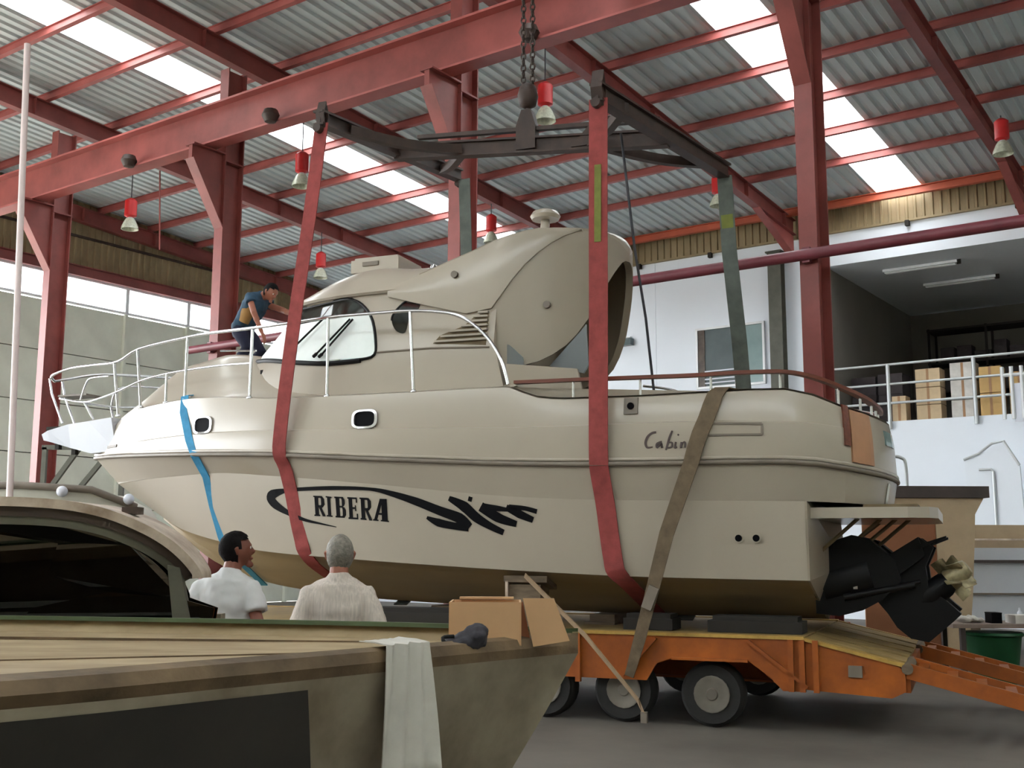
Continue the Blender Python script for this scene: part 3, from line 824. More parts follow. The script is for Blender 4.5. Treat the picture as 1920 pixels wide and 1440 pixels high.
# glass band
mb = MB(); rings = []
for z in (3.74, 3.9, 4.1, 4.3, 4.56):
    wd, uf, us, ua = cab_level(z)
    rings.append([(u, v, z) for u, v in cab_plan(wd - .025, uf - .03, us, 4.66)])
mb.loft(rings, cap=False)
n_ = len(rings[0])
mb.f = [f for f in mb.f if not all(abs(mb.v[i].x - 4.66) < .01 for i in f)]
part('windshield_glass', mb, M['clear'], YB, 60)
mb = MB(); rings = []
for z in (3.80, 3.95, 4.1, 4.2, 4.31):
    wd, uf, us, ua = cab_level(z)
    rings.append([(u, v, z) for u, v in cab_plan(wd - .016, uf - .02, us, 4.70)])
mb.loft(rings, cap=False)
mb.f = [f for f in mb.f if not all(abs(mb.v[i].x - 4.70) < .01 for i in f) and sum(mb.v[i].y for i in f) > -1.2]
part('white_window_band', mb, M['white_band'], YB, 60, label='white band over the lower half of the windshield')  # opaque white band just outside the lower part of the glass
mb = MB()
for sg in (1, -1):
    path = smooth_path([(u, sg * (cab_v(u, z) + .004), z) for u, z in WIN_OUT], 3)
    mb.tube(path, .017, 6)
    low = smooth_path([(u, sg * (cab_v(u, z) + .008), z - .012) for u, z in WIN_OUT[7:14]], 3)
    mb.tube(low, .03, 6)
part('window_seal', mb, M['black'], YB, 60)
for sg in (1, -1):
    mb = MB().tube([(6.62, sg * .62, 3.94), (6.1, sg * .55, 4.56)], .03, 6)
    part('windshield_pillar', mb, M['alu'], YB, 60)
mb = MB().tube([(6.93, 0, 3.96), (6.28, 0, 4.56)], .03, 6); part('windshield_pillar', mb, M['alu'], YB, 60)
for u0, z0, u1, z1 in ((5.47, 3.88, 5.07, 4.27), (5.39, 3.87, 5.03, 4.265), (5.886, 3.966, 5.46, 4.32)):
    mb = MB().tube([(u0, cab_v(u0, z0) + .03, z0), (u1, cab_v(u1, z1) + .03, z1)], .012, 6)
    mb.tube([(u0 + .05, cab_v(u0, z0) + .02, z0 - .03), (u0, cab_v(u0, z0) + .03, z0)], .02, 6)
    part('wiper', mb, M['black'], YB)
part('dashboard', MB().box((5.9, 0, 3.72), (1.0, 1.9, .12)), M['black'], YB)
part('helm_seat', MB().box((4.9, -.4, 3.75), (.45, .5, .16)).box((4.72, -.4, 4.0), (.12, .5, .4)), M['gel_shaded'], YB)
# small side windows
SM = [(4.186, 4.476), (4.203, 4.33), (4.303, 4.277), (4.345, 4.06), (4.461, 4.087), (4.531, 4.215), (4.499, 4.317), (4.373, 4.43)]
for sg in (1, -1):
    if sg == 1: SM = [(p.x, p.y) for p in smooth_path([(a, b, 0) for a, b in SM + SM[:1]], 4)[:-1]]
    mb = MB().prism(SM, lambda a, b: (a, sg * (cab_v(a, b) - .02), b), lambda a, b: (a, sg * (cab_v(a, b) + .008), b))
    sw = part('side_window', mb, M['tint'], YB)
    mb = MB().prism(SM, lambda a, b: (a, sg * (cab_v(a, b) - .03), b), lambda a, b: (a, sg * (cab_v(a, b) + .003), b))
    part('dark_backing', mb, M['pane_brown'], sw)
    mb = MB().tube([(a, sg * (cab_v(a, b) + .008), b) for a, b in SM[20:] + SM[:1]], .012, 6); part('seal', mb, M['black'], sw)
# ledge trims and louvres
for sg in (1, -1):
    part('ledge_trim', MB().tube([(4.68, sg * (cab_v(4.6, 3.84) + .002), 3.845), (4.0, sg * (cab_v(4, 3.84) + .004), 3.85), (3.3, sg * (cab_v(3.3, 3.82) + .004), 3.815)], .012, 6), M['rub'], YB)
    part('louver_recess', MB().prism([(3.34, 4.23), (3.34, 3.84), (3.98, 3.90), (3.9, 3.99), (3.62, 4.08), (3.5, 4.18)], lambda a, b: (a, sg * (cab_v(a, b) - .01), b), lambda a, b: (a, sg * (cab_v(a, b) + .006), b)), M['teak_deck'], YB)
    for u1, z in ((3.45, 4.215), (3.5, 4.17), (3.56, 4.12), (3.64, 4.07), (3.78, 4.02), (3.88, 3.965), (3.95, 3.91)):
        part('louver_slat', MB().bar((3.33, sg * (cab_v(3.4, z) + .02), z), (u1, sg * (cab_v(u1, z) + .018), z + .006), .05, .022), M['gel'], YB)

# ------------------------------------------------ hardtop
ZR_U = [3.2, 3.8, 4.5, 5.0, 5.4, 5.8, 6.05, 6.25, 6.4]; ZR_Z = [4.95, 4.95, 4.97, 5.03, 5.0, 4.90, 4.80, 4.68, 4.58]
mb = MB(); rings = []
def roof_ring(r, dz, grow=.05):
    wd, uf, us, ua = LV[2][1] + grow, LV[2][2] + .1, LV[2][3], 3.25
    ring = []
    for u, v in cab_plan(wd, uf, us, ua):
        uu = 4.7 + (u - 4.7) * r; vv = v * r; ze = 4.6
        ring.append((uu, vv, (ze + (hermite(ZR_U, ZR_Z, uu) - ze) * (1 - r ** 4)) + dz))
    return ring
rings = [roof_ring(.3, -.42, -.1)]
rings = []
for r, dz, g in ((.93, -.05, 0), (1.0, -.05, .04), (1.01, -.01, .05), (.995, .0, .05), (.97, 0, .05), (.93, 0, .05), (.87, 0, .05), (.78, 0, .05), (.66, 0, .05), (.5, 0, .05), (.3, 0, .05), (.1, 0, .05)):
    ring = roof_ring(r, dz, g)
    if dz < -.03: ring = [(a, b, 4.6 + dz) for a, b, c in ring]
    rings.append(ring)
mb.loft(rings, cap=True)
part('hardtop', mb, M['gel'], YB, 45)
mb = MB().box((5.2, 0, 5.11), (.66, .72, .16)); mb.box((5.2, 0, 5.2), (.6, .64, .05))
h_ = part('roof_hatch', mb, M['gel'], YB)
part('hatch_handle', MB().box((5.25, .37, 5.13), (.22, .02, .05)), M['rub'], h_)
part('roof_fitting', MB().lathe([(.05, 0), (.05, .06), (.03, .09)], 10, (4.42, .3, 4.96)).box((4.6, .3, 5.0), (.5, .04, .03)), M['chrome'], YB, 50)

# ------------------------------------------------ arch wings
PW = [(2.055, 0.0), (2.07, .12), (2.1, .28), (2.17, .47), (2.26, .62), (2.34, .725), (2.53, .88), (2.8, 1.01), (3.08, 1.09), (3.3, 1.125), (3.6, 1.135), (4.2, 1.12), (4.6, 1.09)]
WT = [(2.055, 5.02), (2.07, 5.06), (2.1, 5.12), (2.17, 5.16), (2.26, 5.165), (2.34, 5.16), (2.53, 5.145), (2.8, 5.135), (3.08, 5.075), (3.3, 5.01), (3.6, 4.9), (4.2, 4.72), (4.6, 4.6)]
WL = [(2.055, 4.93), (2.07, 4.92), (2.1, 4.82), (2.17, 4.6), (2.26, 4.33), (2.34, 4.13), (2.53, 3.84), (2.8, 3.66), (3.08, 3.58), (3.3, 3.42), (3.6, 3.42), (4.6, 3.42)]
def tab(T, a): return hermite([p[0] for p in T], [p[1] for p in T], a)
def wing_v(a): return tab(PW, a)
us_ = [2.055, 2.06, 2.07, 2.085, 2.1, 2.13, 2.17, 2.21, 2.26, 2.3, 2.34, 2.43, 2.53, 2.66, 2.8, 2.94, 3.08, 3.2, 3.32]
loop = [(a, wing_v(a)) for a in reversed(us_)] + [(a, -wing_v(a)) for a in us_[1:]]
rings = []
for a, v in loop:
    zt, zl = tab(WT, a), tab(WL, a); k = .91
    ring = [(a, v, zl + (zt - zl) * f) for f in (0, .1, .3, .5, .7, .85, .95)] + [(a + .02, v * .985, zt)]
    ai = 3.4 + (a - 3.4) * .94
    ring += [(ai, v * k, zl + (zt - zl) * f + .01) for f in (.95, .7, .3, 0)]
    rings.append(ring)
part('arch_wing', MB().loft(rings), M['gel_shaded'], YB, 40)
FWD = [(4.6, 4.5), (4.6, 4.6), (4.2, 4.71), (3.9, 4.81), (3.6, 4.9), (3.3, 5.01), (3.08, 5.075), (2.8, 5.135), (2.53, 5.145), (2.38, 5.155), (2.46, 5.11), (2.6, 5.02), (2.72, 4.93), (2.85, 4.82), (3.0, 4.66), (3.14, 4.48), (3.31, 4.25), (3.45, 4.2)]
for sg in (1, -1):
    mb = MB(); n_ = len(FWD)
    # fan of quads between the crease and the roof line, so that the shoulder follows the curve of the wing
    up_ = [(2.38, 5.155), (2.53, 5.145), (2.66, 5.14), (2.8, 5.135), (2.94, 5.11), (3.08, 5.075), (3.2, 5.04), (3.3, 5.01), (3.6, 4.9), (3.9, 4.81), (4.2, 4.71), (4.6, 4.6)]
    def crease(a): return tab([(2.38, 5.14), (2.46, 5.10), (2.6, 5.02), (2.72, 4.93), (2.85, 4.82), (3.0, 4.66), (3.14, 4.48), (3.31, 4.25), (3.45, 4.2), (3.9, 4.3), (4.6, 4.5)], a)
    rings = []
    for a, zt in up_:
        zc = min(crease(a), zt - .012); v = wing_v(a)
        rings.append([(a, sg * (v + .022), zc), (a, sg * (v + .03), zc + (zt - zc) * .4), (a, sg * (v + .02), zc + (zt - zc) * .8), (a, sg * (v - .01), zt + .012), (a, sg * (v - .08), zt + .012), (a, sg * (v - .08), zc)])
    part('arch_shoulder', MB().loft(rings), M['gel'], YB, 30)
rings = []
for a in us_ + [3.45, 3.6, 3.9, 4.2]:
    v = wing_v(a) - .005; z = tab(WT, a)
    rings.append([(a, v * r, z + .008 + .07 * (1 - r * r)) for r in (1, .8, .6, .3, 0, -.3, -.6, -.8, -1)] + [(a + .02, v * r, z - .09 + .07 * (1 - r * r)) for r in (-.97, -.5, 0, .5, .97)])
part('arch_top', MB().loft(rings), M['gel'], YB, 50)
for u, v, z in ((3.735, 1.165, 4.666), (2.71, .985, 4.28)):
    part('round_fitting', MB().tube([(u, v - .02, z), (u, v + .025, z)], .04, 12), M['rub'], YB, 40)
mb = MB().tube([(3.02, .25, 5.1), (3.0, .25, 5.48)], [.07, .05], 10); t_ = part('antenna_mast', mb, M['gel'], YB, 50)
part('antenna_dome', MB().lathe([(.02, 0), (.16, .0), (.18, .04), (.15, .09), (.05, .13), (.005, .135)], 18, (3.0, .25, 5.47)), M['gel'], t_, 50)
# grey film under the wing, cockpit side glimpses
mb = MB().prism([(2.72, 3.62), (2.33, 3.52), (2.28, 3.6), (2.3, 4.05), (2.36, 3.98)], lambda a, b: (a, .86, b), lambda a, b: (a, .89, b))
part('grey_film', mb, M['film'], YB)
mb = MB().prism([(3.28, 3.4), (3.26, 3.9), (3.1, 3.84), (2.95, 3.70), (2.9, 3.45)], lambda a, b: (a, 1.085, b), lambda a, b: (a, 1.1, b))
part('protective_film', mb, M['film'], YB)
for sg in (1, -1):
    part('cockpit_side_panel', MB().prism([(3.1, 3.3), (3.1, 3.62), (2.3, 3.52), (2.2, 3.1), (2.6, 3.15)], lambda a, b: (a, sg * 1.16, b), lambda a, b: (a, sg * 1.2, b)), M['gel_shaded'], YB)

# ------------------------------------------------ rails
def both(name, fn, m, smooth=60):
    for sg in (1, -1): part(name, fn(sg), M[m], YB, smooth)
TR = [(8.74, .75, 4.06), (8.3, .87, 4.18), (7.42, 1.04, 4.24), (7.0, 1.14, 4.24), (6.06, 1.33, 4.22), (5.2, 1.43, 4.24), (4.55, 1.47, 4.23), (4.1, 1.48, 4.22), (3.66, 1.48, 4.16), (3.41, 1.48, 4.05), (3.19, 1.48, 3.85), (3.04, 1.48, 3.61), (2.96, 1.48, 3.35)]
NOSE = [(10.52, .0, 4.0), (10.42, .16, 4.05), (9.96, .3, 4.11), (9.31, .55, 4.08)]
both('top_rail', lambda sg: MB().tube(smooth_path([(a, b * sg, c) for a, b, c in NOSE + TR], 4), .019, 8), 'chrome')
MR = [(10.35, .0, 3.74), (10.25, .14, 3.72), (9.71, .28, 3.63), (9.2, .5, 3.64), (8.71, .72, 3.68), (8.27, .84, 3.77), (7.8, .93, 3.82), (7.34, 1.04, 3.83), (6.83, 1.15, 3.83), (6.29, 1.3, 3.8)]
both('mid_rail', lambda sg: MB().tube(smooth_path([(a, b * sg, c) for a, b, c in MR], 4), .014, 8), 'chrome')
for bu, bv_, bz, tu, tv, tz in ((8.82, .6, 3.36, 8.83, .72, 4.06), (8.36, .72, 3.44, 8.34, .86, 4.17), (7.43, 1.03, 3.45, 7.42, 1.04, 4.24), (6.27, 1.33, 3.38, 6.3, 1.28, 4.22), (5.16, 1.44, 3.33, 5.18, 1.43, 4.24), (4.05, 1.5, 3.32, 4.12, 1.48, 4.22), (7.82, .9, 3.45, 7.8, .93, 3.82)):
    both('stanchion', lambda sg: MB().tube([(bu, bv_ * sg, bz), (tu, tv * sg, tz)], .017, 8).lathe([(.035, 0), (.035, .015), (.02, .03)], 8, (bu, bv_ * sg, bz)), 'chrome')
both('pulpit_leg', lambda sg: MB().tube([(10.5, .12 * sg, 4.02), (10.44, .12 * sg, 3.8), (10.22, .12 * sg, 3.38)], .015, 8), 'chrome')
both('pulpit_leg', lambda sg: MB().tube([(9.72, .26 * sg, 3.63), (9.6, .2 * sg, 3.4)], .015, 8), 'chrome')
part('pulpit_step', MB().box((10.05, 0, 3.76), (.5, .3, .025)), M['rub'], YB)
both('nose_hoop', lambda sg: MB().tube(smooth_path([(9.75, .3 * sg, 3.66), (9.68, .3 * sg, 3.86), (9.5, .4 * sg, 3.93), (9.0, .62 * sg, 3.9)], 4), .012, 8), 'chrome')
# bow platform
mb = MB(); rings = []
for u, wv, zt_, zb_ in ((9.1, .42, 3.38, 2.95), (9.6, .3, 3.36, 2.93), (10.0, .24, 3.34, 3.02), (10.4, .2, 3.27, 3.12), (10.56, .14, 3.23, 3.15)):
    rings.append([(u, wv, zt_), (u, -wv, zt_), (u, -wv * .7, zb_), (u, wv * .7, zb_)])
mb.loft(rings); part('bow_platform', mb, M['hull_white'], YB)
part('anchor_roller', MB().box((10.55, -.1, 3.3), (.24, .1, .12)).box((10.35, .03, 3.06), (.07, .06, .08)).box((10.05, .03, 2.98), (.07, .06, .08)), M['dark_pad'], YB)
both('chrome_deck_strip', lambda sg: MB().tube([(6.95, 1.0 * sg, 4.04), (6.4, 1.05 * sg, 4.0)], .012, 6), 'chrome')
# stern rails on the far side and teak cap rail
for sg in (1, -1):
    cap = [(2.9, 1.44, 3.37), (2.1, 1.47, 3.355), (1.5, 1.46, 3.345), (1.0, 1.44, 3.34), (.5, 1.41, 3.345), (.15, 1.34, 3.34), (-.1, 1.22, 3.29), (-.32, 1.02, 3.21), (-.5, .72, 3.14), (-.58, .36, 3.1), (-.6, 0, 3.09)]
    part('cap_rail', MB().ribbon(smooth_path([(a, b * sg, c) for a, b, c in cap], 4), .035, .075, (0, 0, 1)), M['teak'], YB, 40)
    for a, b, c in ((2.25, 1.47, 3.34), (1.55, 1.46, 3.33), (.85, 1.43, 3.33), (.2, 1.34, 3.33), (-.3, 1.02, 3.2), (-.48, .75, 3.13), (-.56, .45, 3.09), (-.58, .15, 3.08)):
        part('cap_rail_post', MB().tube([(a, b * sg, hermite(GU_U, GU_Z, a) - .0), (a, b * sg, c)], .014, 6), M['chrome'], YB)
part('cockpit_rail', MB().tube(smooth_path([(2.3, -1.4, 3.7), (1.9, -1.42, 3.62), (1.6, -1.44, 3.42), (1.5, -1.45, 3.18)], 5), .018, 8), M['chrome'], YB, 60)
# stern door
def stern_patch(name, i0, i1, f0, f1, m, d0, d1):
    def at(c, x):
        k = int(x); return c[k].lerp(c[k + 1], x - k)
    rings = []
    for f in [f0 + (f1 - f0) * k / 4 for k in range(5)]:
        ro, ri = [], []
        for k in range(6):
            x = i0 + (i1 - i0) * k / 5
            lo, hi, md = at(ra2, x), at(gu, x), at(cr, x)
            fm = (md.z - lo.z) / (hi.z - lo.z)
            p = lo.lerp(md, f / fm) if f < fm else md.lerp(hi, (f - fm) / (1 - fm))
            nrm = Vector((-1, p.y * .9, 0)).normalized()
            ro.append(p + nrm * d1); ri.append(p + nrm * d0)
        rings.append(ro + list(reversed(ri)))
    return part(name, MB().loft(rings), M[m], YB)
stern_patch('transom_door', 2.75, 3.72, .02, .97, 'copper_panel', -.01, .022)
stern_patch('door_trim', 3.76, 4.0, .3, 1.03, 'teak', -.01, .02)
stern_patch('registration_plate', .5, 1.7, .5, .78, 'pane_teal', -.01, .016)
# swim platform
mb = MB()
pl = [(.05, 1.32), (-.9, 1.3), (-1.08, 1.2), (-1.15, 1.0)]
pl = pl + [(a, -b) for a, b in reversed(pl)]
mb.prism(pl, lambda a, b: (a, b, 2.045), lambda a, b: (a, b, 1.945)); part('swim_platform', mb, M['gel'], YB)
part('platform_tread', MB().prism([(-.5, 1.2), (-.98, 1.16), (-.98, -1.16), (-.5, -1.2)], lambda a, b: (a, b, 2.05), lambda a, b: (a, b, 2.075)), M['teak_deck'], YB)
for v, u0, u1, z1 in ((.9, -.43, .0, 1.58), (.66, -.62, -.3, 1.68), (.5, -.75, -.42, 1.68), (.36, -.87, -.5, 1.64), (-.9, -.5, .0, 1.58)):
    part('platform_strut', MB().tube([(u1, v, z1), (u0, v, 1.955)], .02, 6), M['teak_deck'], YB)
part('grab_handle', MB().tube([(-.66, .55, 2.1), (-.7, .55, 2.3)], .02, 6), M['chrome'], YB)
# ports, plate, vent, exhausts: points found on the finished side by casting a ray inwards
from mathutils.bvhtree import BVHTree
_vs, _fs = [], []
for o in YB.children:
    if o.name.split('.')[0] in ('hull_side', 'hull_upper', 'topsides'):
        b0 = len(_vs); _vs += [v.co + OFF[YB.name] for v in o.data.vertices]; _fs += [tuple(i + b0 for i in p.vertices) for p in o.data.polygons]
SIDE = BVHTree.FromPolygons(_vs, _fs)
def on_side(u, z, d=0.0):
    h = SIDE.ray_cast(Vector((u, 5.0, z)), Vector((0, -1, 0)))
    y = h[0].y if h[0] is not None else hull_v(u, z)
    return Vector((u, y + d, z))
for u, z in ((6.992, 3.107), (4.605, 3.044)):
    mb = MB(); rings = []
    for rr_, d in ((1.0, 0), (1.0, .022), (.8, .026), (.72, .0)):
        ring = []
        for k in range(24):
            a = 2 * pi * k / 24; ca, sa = cos(a), sin(a)
            x = math.copysign(abs(ca) ** .6, ca) * .165 * rr_; y = math.copysign(abs(sa) ** .6, sa) * .105 * rr_
            ring.append(on_side(u + x, z + y, d))
        rings.append(ring)
    mb.loft(rings, cap=False); pt = part('porthole', mb, M['chrome'], YB, 50)
    mb = MB(); mb.loft([[on_side(u + math.copysign(abs(cos(2 * pi * k / 24)) ** .6, cos(2 * pi * k / 24)) * .122, z + math.copysign(abs(sin(2 * pi * k / 24)) ** .6, sin(2 * pi * k / 24)) * .078, d) for k in range(24)] for d in (.004, .012)])
    part('port_glass', mb, M['decal'], pt)
mb = MB().prism([(1.69, 2.97), (1.55, 2.97), (1.55, 3.135), (1.69, 3.135)], lambda a, b: on_side(a, b, -.02), lambda a, b: on_side(a, b, .02))
cl = part('hawse_plate', mb, M['rub'], YB); part('hawse_hole', MB().tube([on_side(1.62, 3.05, .015), on_side(1.62, 3.05, .026)], .035, 12), M['decal'], cl)
VT = [(.90, 2.735), (.355, 2.728), (.355, 2.83), (.90, 2.85)]
for a, b in zip(VT, VT[1:] + VT[:1]):
    part('vent_frame', MB().bar(on_side(*a, .004), on_side(*b, .004), .02, .02), M['rub'], YB)
part('vent_panel', MB().prism([(.89, 2.745), (.365, 2.738), (.365, 2.82), (.89, 2.84)], lambda a, b: on_side(a, b, -.01), lambda a, b: on_side(a, b, .004)), M['gel_shaded'], YB)
for u in (.616, .452):
    ex = part('exhaust_outlet', MB().tube([on_side(u, 1.76, -.01), on_side(u, 1.76, .015)], .045, 14), M['gel'], YB, 40)
    part('outlet_bore', MB().tube([on_side(u, 1.76, .01), on_side(u, 1.76, .02)], .033, 14), M['decal'], ex)
part('bow_name_plate', MB().prism([(9.25, 2.98), (8.97, 2.98), (8.97, 3.015), (9.25, 3.015)], lambda a, b: on_side(a, b, -.01), lambda a, b: on_side(a, b, .012)), M['rub'], YB)

# ------------------------------------------------ lettering on the side
def flat(mb, poly, d=.006):
    mb.prism(poly, lambda a, b: on_side(a, b, d), lambda a, b: on_side(a, b, -.004))
def letter(ch_, q4):
    bl, br, trr, tl = [Vector((a, b, 0)) for a, b in q4]
    def P(x, y):
        p = (bl * (1 - x) + br * x) * (1 - y) + (tl * (1 - x) + trr * x) * y; return (p.x, p.y)
    R_ = lambda x0, y0, x1, y1: [P(x0, y0), P(x1, y0), P(x1, y1), P(x0, y1)]
    G = {'R': [R_(.1, 0, .42, 1), R_(0, 0, .5, .07), R_(0, .93, .6, 1), R_(.42, .44, .7, .54), R_(.42, .9, .7, 1), [P(.6, .5), P(.78, .44), P(.98, .58), P(.98, .86), P(.78, 1), P(.6, .95), P(.7, .86), P(.7, .58)], [P(.45, .46), P(.66, .46), P(1.0, .06), P(1.0, 0), P(.78, 0)]],
         'I': [R_(.15, 0, .85, 1), R_(-.2, 0, 1.2, .07), R_(-.2, .93, 1.2, 1)],
         'B': [R_(.1, 0, .42, 1), R_(0, 0, .75, .08), R_(0, .92, .7, 1), R_(.42, .48, .75, .57), [P(.66, .53), P(.84, .56), P(.94, .68), P(.94, .86), P(.8, 1), P(.6, 1), P(.68, .86), P(.68, .66)], [P(.66, .53), P(.86, .5), P(1, .38), P(1, .14), P(.84, 0), P(.62, 0), P(.72, .14), P(.72, .4)]],
         'E': [R_(.1, 0, .44, 1), R_(0, 0, .95, .08), R_(0, .92, .92, 1), R_(.44, .47, .74, .55), R_(.84, 0, .95, .26), R_(.82, .76, .92, 1), R_(.7, .38, .78, .64)],
         'A': [[P(0, 0), P(.2, 0), P(.72, 1), P(.5, 1)], [P(.58, 0), P(.98, 0), P(.98, 1), P(.6, 1)], R_(.25, .28, .7, .37), R_(-.06, 0, .32, .06), R_(.5, 0, 1.06, .06)]}
    mb = MB()
    for poly in G[ch_]: flat(mb, poly)
    part('letter', mb, M['decal'], YB)
for row in (('R', (5.324, 2.013), (5.174, 2.005), (5.181, 2.228), (5.331, 2.236)), ('I', (5.14, 2.005), (5.085, 1.999), (5.093, 2.22), (5.147, 2.227)),
            ('B', (5.031, 1.993), (4.891, 1.986), (4.897, 2.212), (5.039, 2.22)), ('E', (4.857, 1.974), (4.724, 1.967), (4.731, 2.203), (4.864, 2.211)),
            ('R', (4.698, 1.967), (4.554, 1.954), (4.56, 2.195), (4.704, 2.203)), ('A', (4.527, 1.954), (4.352, 1.936), (4.358, 2.181), (4.533, 2.189))):
    letter(row[0], row[1:])
def brush(name, pts, wds, m='decal', per=5):
    pts = smooth_path([(a, b, 0) for a, b in pts], per); n = len(pts); L, R_ = [], []
    for i, p in enumerate(pts):
        t = (pts[min(i + 1, n - 1)] - pts[max(i - 1, 0)]).normalized(); nn = Vector((-t.y, t.x, 0))
        x = i / (n - 1) * (len(wds) - 1); k = min(int(x), len(wds) - 2); wd = wds[k] + (wds[k + 1] - wds[k]) * (x - k)
        L.append(p + nn * wd / 2); R_.append(p - nn * wd / 2)
    rings = [[on_side(a.x, a.y, .007), on_side(b.x, b.y, .007), on_side(b.x, b.y, -.004), on_side(a.x, a.y, -.004)] for a, b in zip(L, R_)]
    return part(name, MB().loft(rings), M[m], YB)
brush('swoosh', [(5.88, 2.285), (5.623, 2.309), (5.065, 2.313), (4.565, 2.29), (4.28, 2.232), (3.999, 2.148), (3.723, 2.048), (3.492, 1.968), (3.377, 1.881)], [.03, .04, .045, .035, .06, .085, .095, .11, .07])
brush('swoosh_hook', [(5.70, 2.305), (5.82, 2.29), (5.93, 2.262), (5.965, 2.225), (5.90, 2.15), (5.723, 2.059), (5.48, 1.974), (5.243, 1.927), (5.031, 1.889)], [.03, .07, .11, .12, .10, .06, .035, .02, .006])
for pts, wd in (([(3.878, 1.98), (3.741, 1.926), (3.567, 1.891), (3.395, 1.872)], [.03, .085, .075, .08]),
                ([(3.609, 2.177), (3.436, 2.088), (3.302, 1.975), (3.151, 1.888), (3.002, 1.82)], [.05, .11, .1, .075, .06]),
                ([(3.385, 2.17), (3.345, 2.158)], [.05, .05]),
                ([(3.246, 2.086), (3.059, 1.973), (2.855, 1.904)], [.1, .1, .06]),
                ([(3.227, 2.091), (3.078, 2.067), (2.929, 2.048)], [.06, .06, .035]),
                ([(2.96, 2.075), (2.819, 2.005), (2.673, 1.944)], [.06, .085, .06]),
                ([(2.929, 2.074), (2.764, 2.063), (2.628, 2.028)], [.06, .045, .05])):
    brush('script_stroke', pts, wd)
for pts, wd in (([(1.361, 2.778), (1.4, 2.771), (1.444, 2.735), (1.464, 2.675), (1.446, 2.631), (1.395, 2.634)], [.02, .02, .022, .022, .02, .012]),
                ([(1.316, 2.682), (1.352, 2.663), (1.348, 2.628), (1.309, 2.669), (1.303, 2.627)], [.016, .02, .02, .016, .02]),
                ([(1.314, 2.69), (1.306, 2.65), (1.296, 2.622)], [.02, .02, .02]), ([(1.202, 2.787), (1.231, 2.712), (1.264, 2.60)], [.016, .022, .014]), ([(1.239, 2.675), (1.204, 2.669), (1.21, 2.629), (1.245, 2.622)], [.012, .018, .018, .012]),
                ([(1.167, 2.677), (1.177, 2.623), (1.155, 2.628)], [.016, .022, .014]), ([(1.15, 2.75), (1.138, 2.742)], [.016, .016]),
                ([(1.112, 2.675), (1.119, 2.621), (1.103, 2.663), (1.079, 2.671), (1.08, 2.62)], [.018, .018, .012, .018, .018])):
    brush('cabin_script_stroke', pts, wd, 'decal_brown', 4)

# ------------------------------------------------ stern drives
GIM = [(.02, 1.66), (-.1, 1.72), (-.34, 1.80), (-.5, 1.76), (-.74, 1.55), (-.78, 1.36), (-.6, 1.18), (-.42, 1.08), (-.2, 1.02), (.02, 1.04)]
LEG = [(-.55, 1.5), (-.78, 1.63), (-.95, 1.78), (-1.08, 1.68), (-1.0, 1.5), (-1.02, 1.3), (-1.15, 1.2), (-1.3, 1.06), (-1.24, 1.0), (-1.0, .79), (-.84, .82), (-.72, .92), (-.64, 1.05), (-.52, 1.2), (-.48, 1.34)]
for v in (.5, -.5):
    mb = MB().prism(GIM, lambda a, b: (a, v + .2, b), lambda a, b: (a, v - .2, b))
    sd = part('stern_drive', mb, M['drive'], YB)
    part('bellows', MB().tube([(-.05, v + .0, 1.3), (-.5, v, 1.42)], .24, 12), M['black'], sd, 50)
    part('drive_leg', MB().prism(LEG, lambda a, b: (a, v + .11, b), lambda a, b: (a, v - .11, b)).prism([(-.5, 1.5), (-.95, 1.78), (-1.0, 1.6), (-.6, 1.3)], lambda a, b: (a, v + .17, b), lambda a, b: (a, v - .17, b)), M['drive'], sd)
    part('cavitation_plate', MB().prism([(-.93, 1.7), (-1.2, 1.79), (-1.2, 1.77), (-.93, 1.66)], lambda a, b: (a, v + .17, b), lambda a, b: (a, v - .17, b)), M['drive'], sd)
    ax = Vector((-.62, 0, .5)).normalized(); hub = Vector((-1.2, v, 1.36))
    Rm = ax.to_track_quat('Z', 'Y').to_matrix()
    part('gear_torpedo', MB().lathe([(.02, -.5), (.1, -.38), (.13, -.2), (.12, -.05), (.1, .0)], 14, hub, Rm), M['drive'], sd, 50)
    pr = part('propeller', MB().lathe([(.1, 0), (.11, .02), (.1, .16), (.075, .22), (.03, .23)], 14, hub, Rm), M['bronze'], sd, 50)
    for off, k0, rr_ in ((.03, 0, .22), (.13, .5, .19)):
        for k in range(4):
            a0 = 2 * pi * (k + k0) / 4 + .2; mb = MB(); rows = []
            for j in range(6):
                r_ = .08 + (rr_ - .08) * j / 5; half = .36 * sin(pi * (.25 + .68 * j / 5)) + .06
                row = []
                for i in range(5):
                    a = a0 + (i / 4 - .5) * 2 * half; tw = (i / 4 - .5) * .1
                    row.append(hub + Rm @ Vector((cos(a) * r_, sin(a) * r_, off + tw)))
                rows.append(row)
            top = [[p + ax * .006 for p in r] for r in rows]; bot = [[p - ax * .006 for p in r] for r in rows]
            for r_t, r_b in zip(top, bot): r_t += list(reversed(r_b))
            mb.loft(top); part('blade', mb, M['bronze'], pr, 50)
    part('trim_cylinder', MB().tube([(-.25, v + .23, 1.2), (-.9, v + .16, 1.33)], .035, 8).tube([(-.6, v + .2, 1.27), (-.95, v + .15, 1.36)], .018, 8), M['black'], sd, 50)
    part('zinc_bolt', MB().box((-.36, v + .21, 1.3), (.04, .02, .04)), M['chrome'], sd)

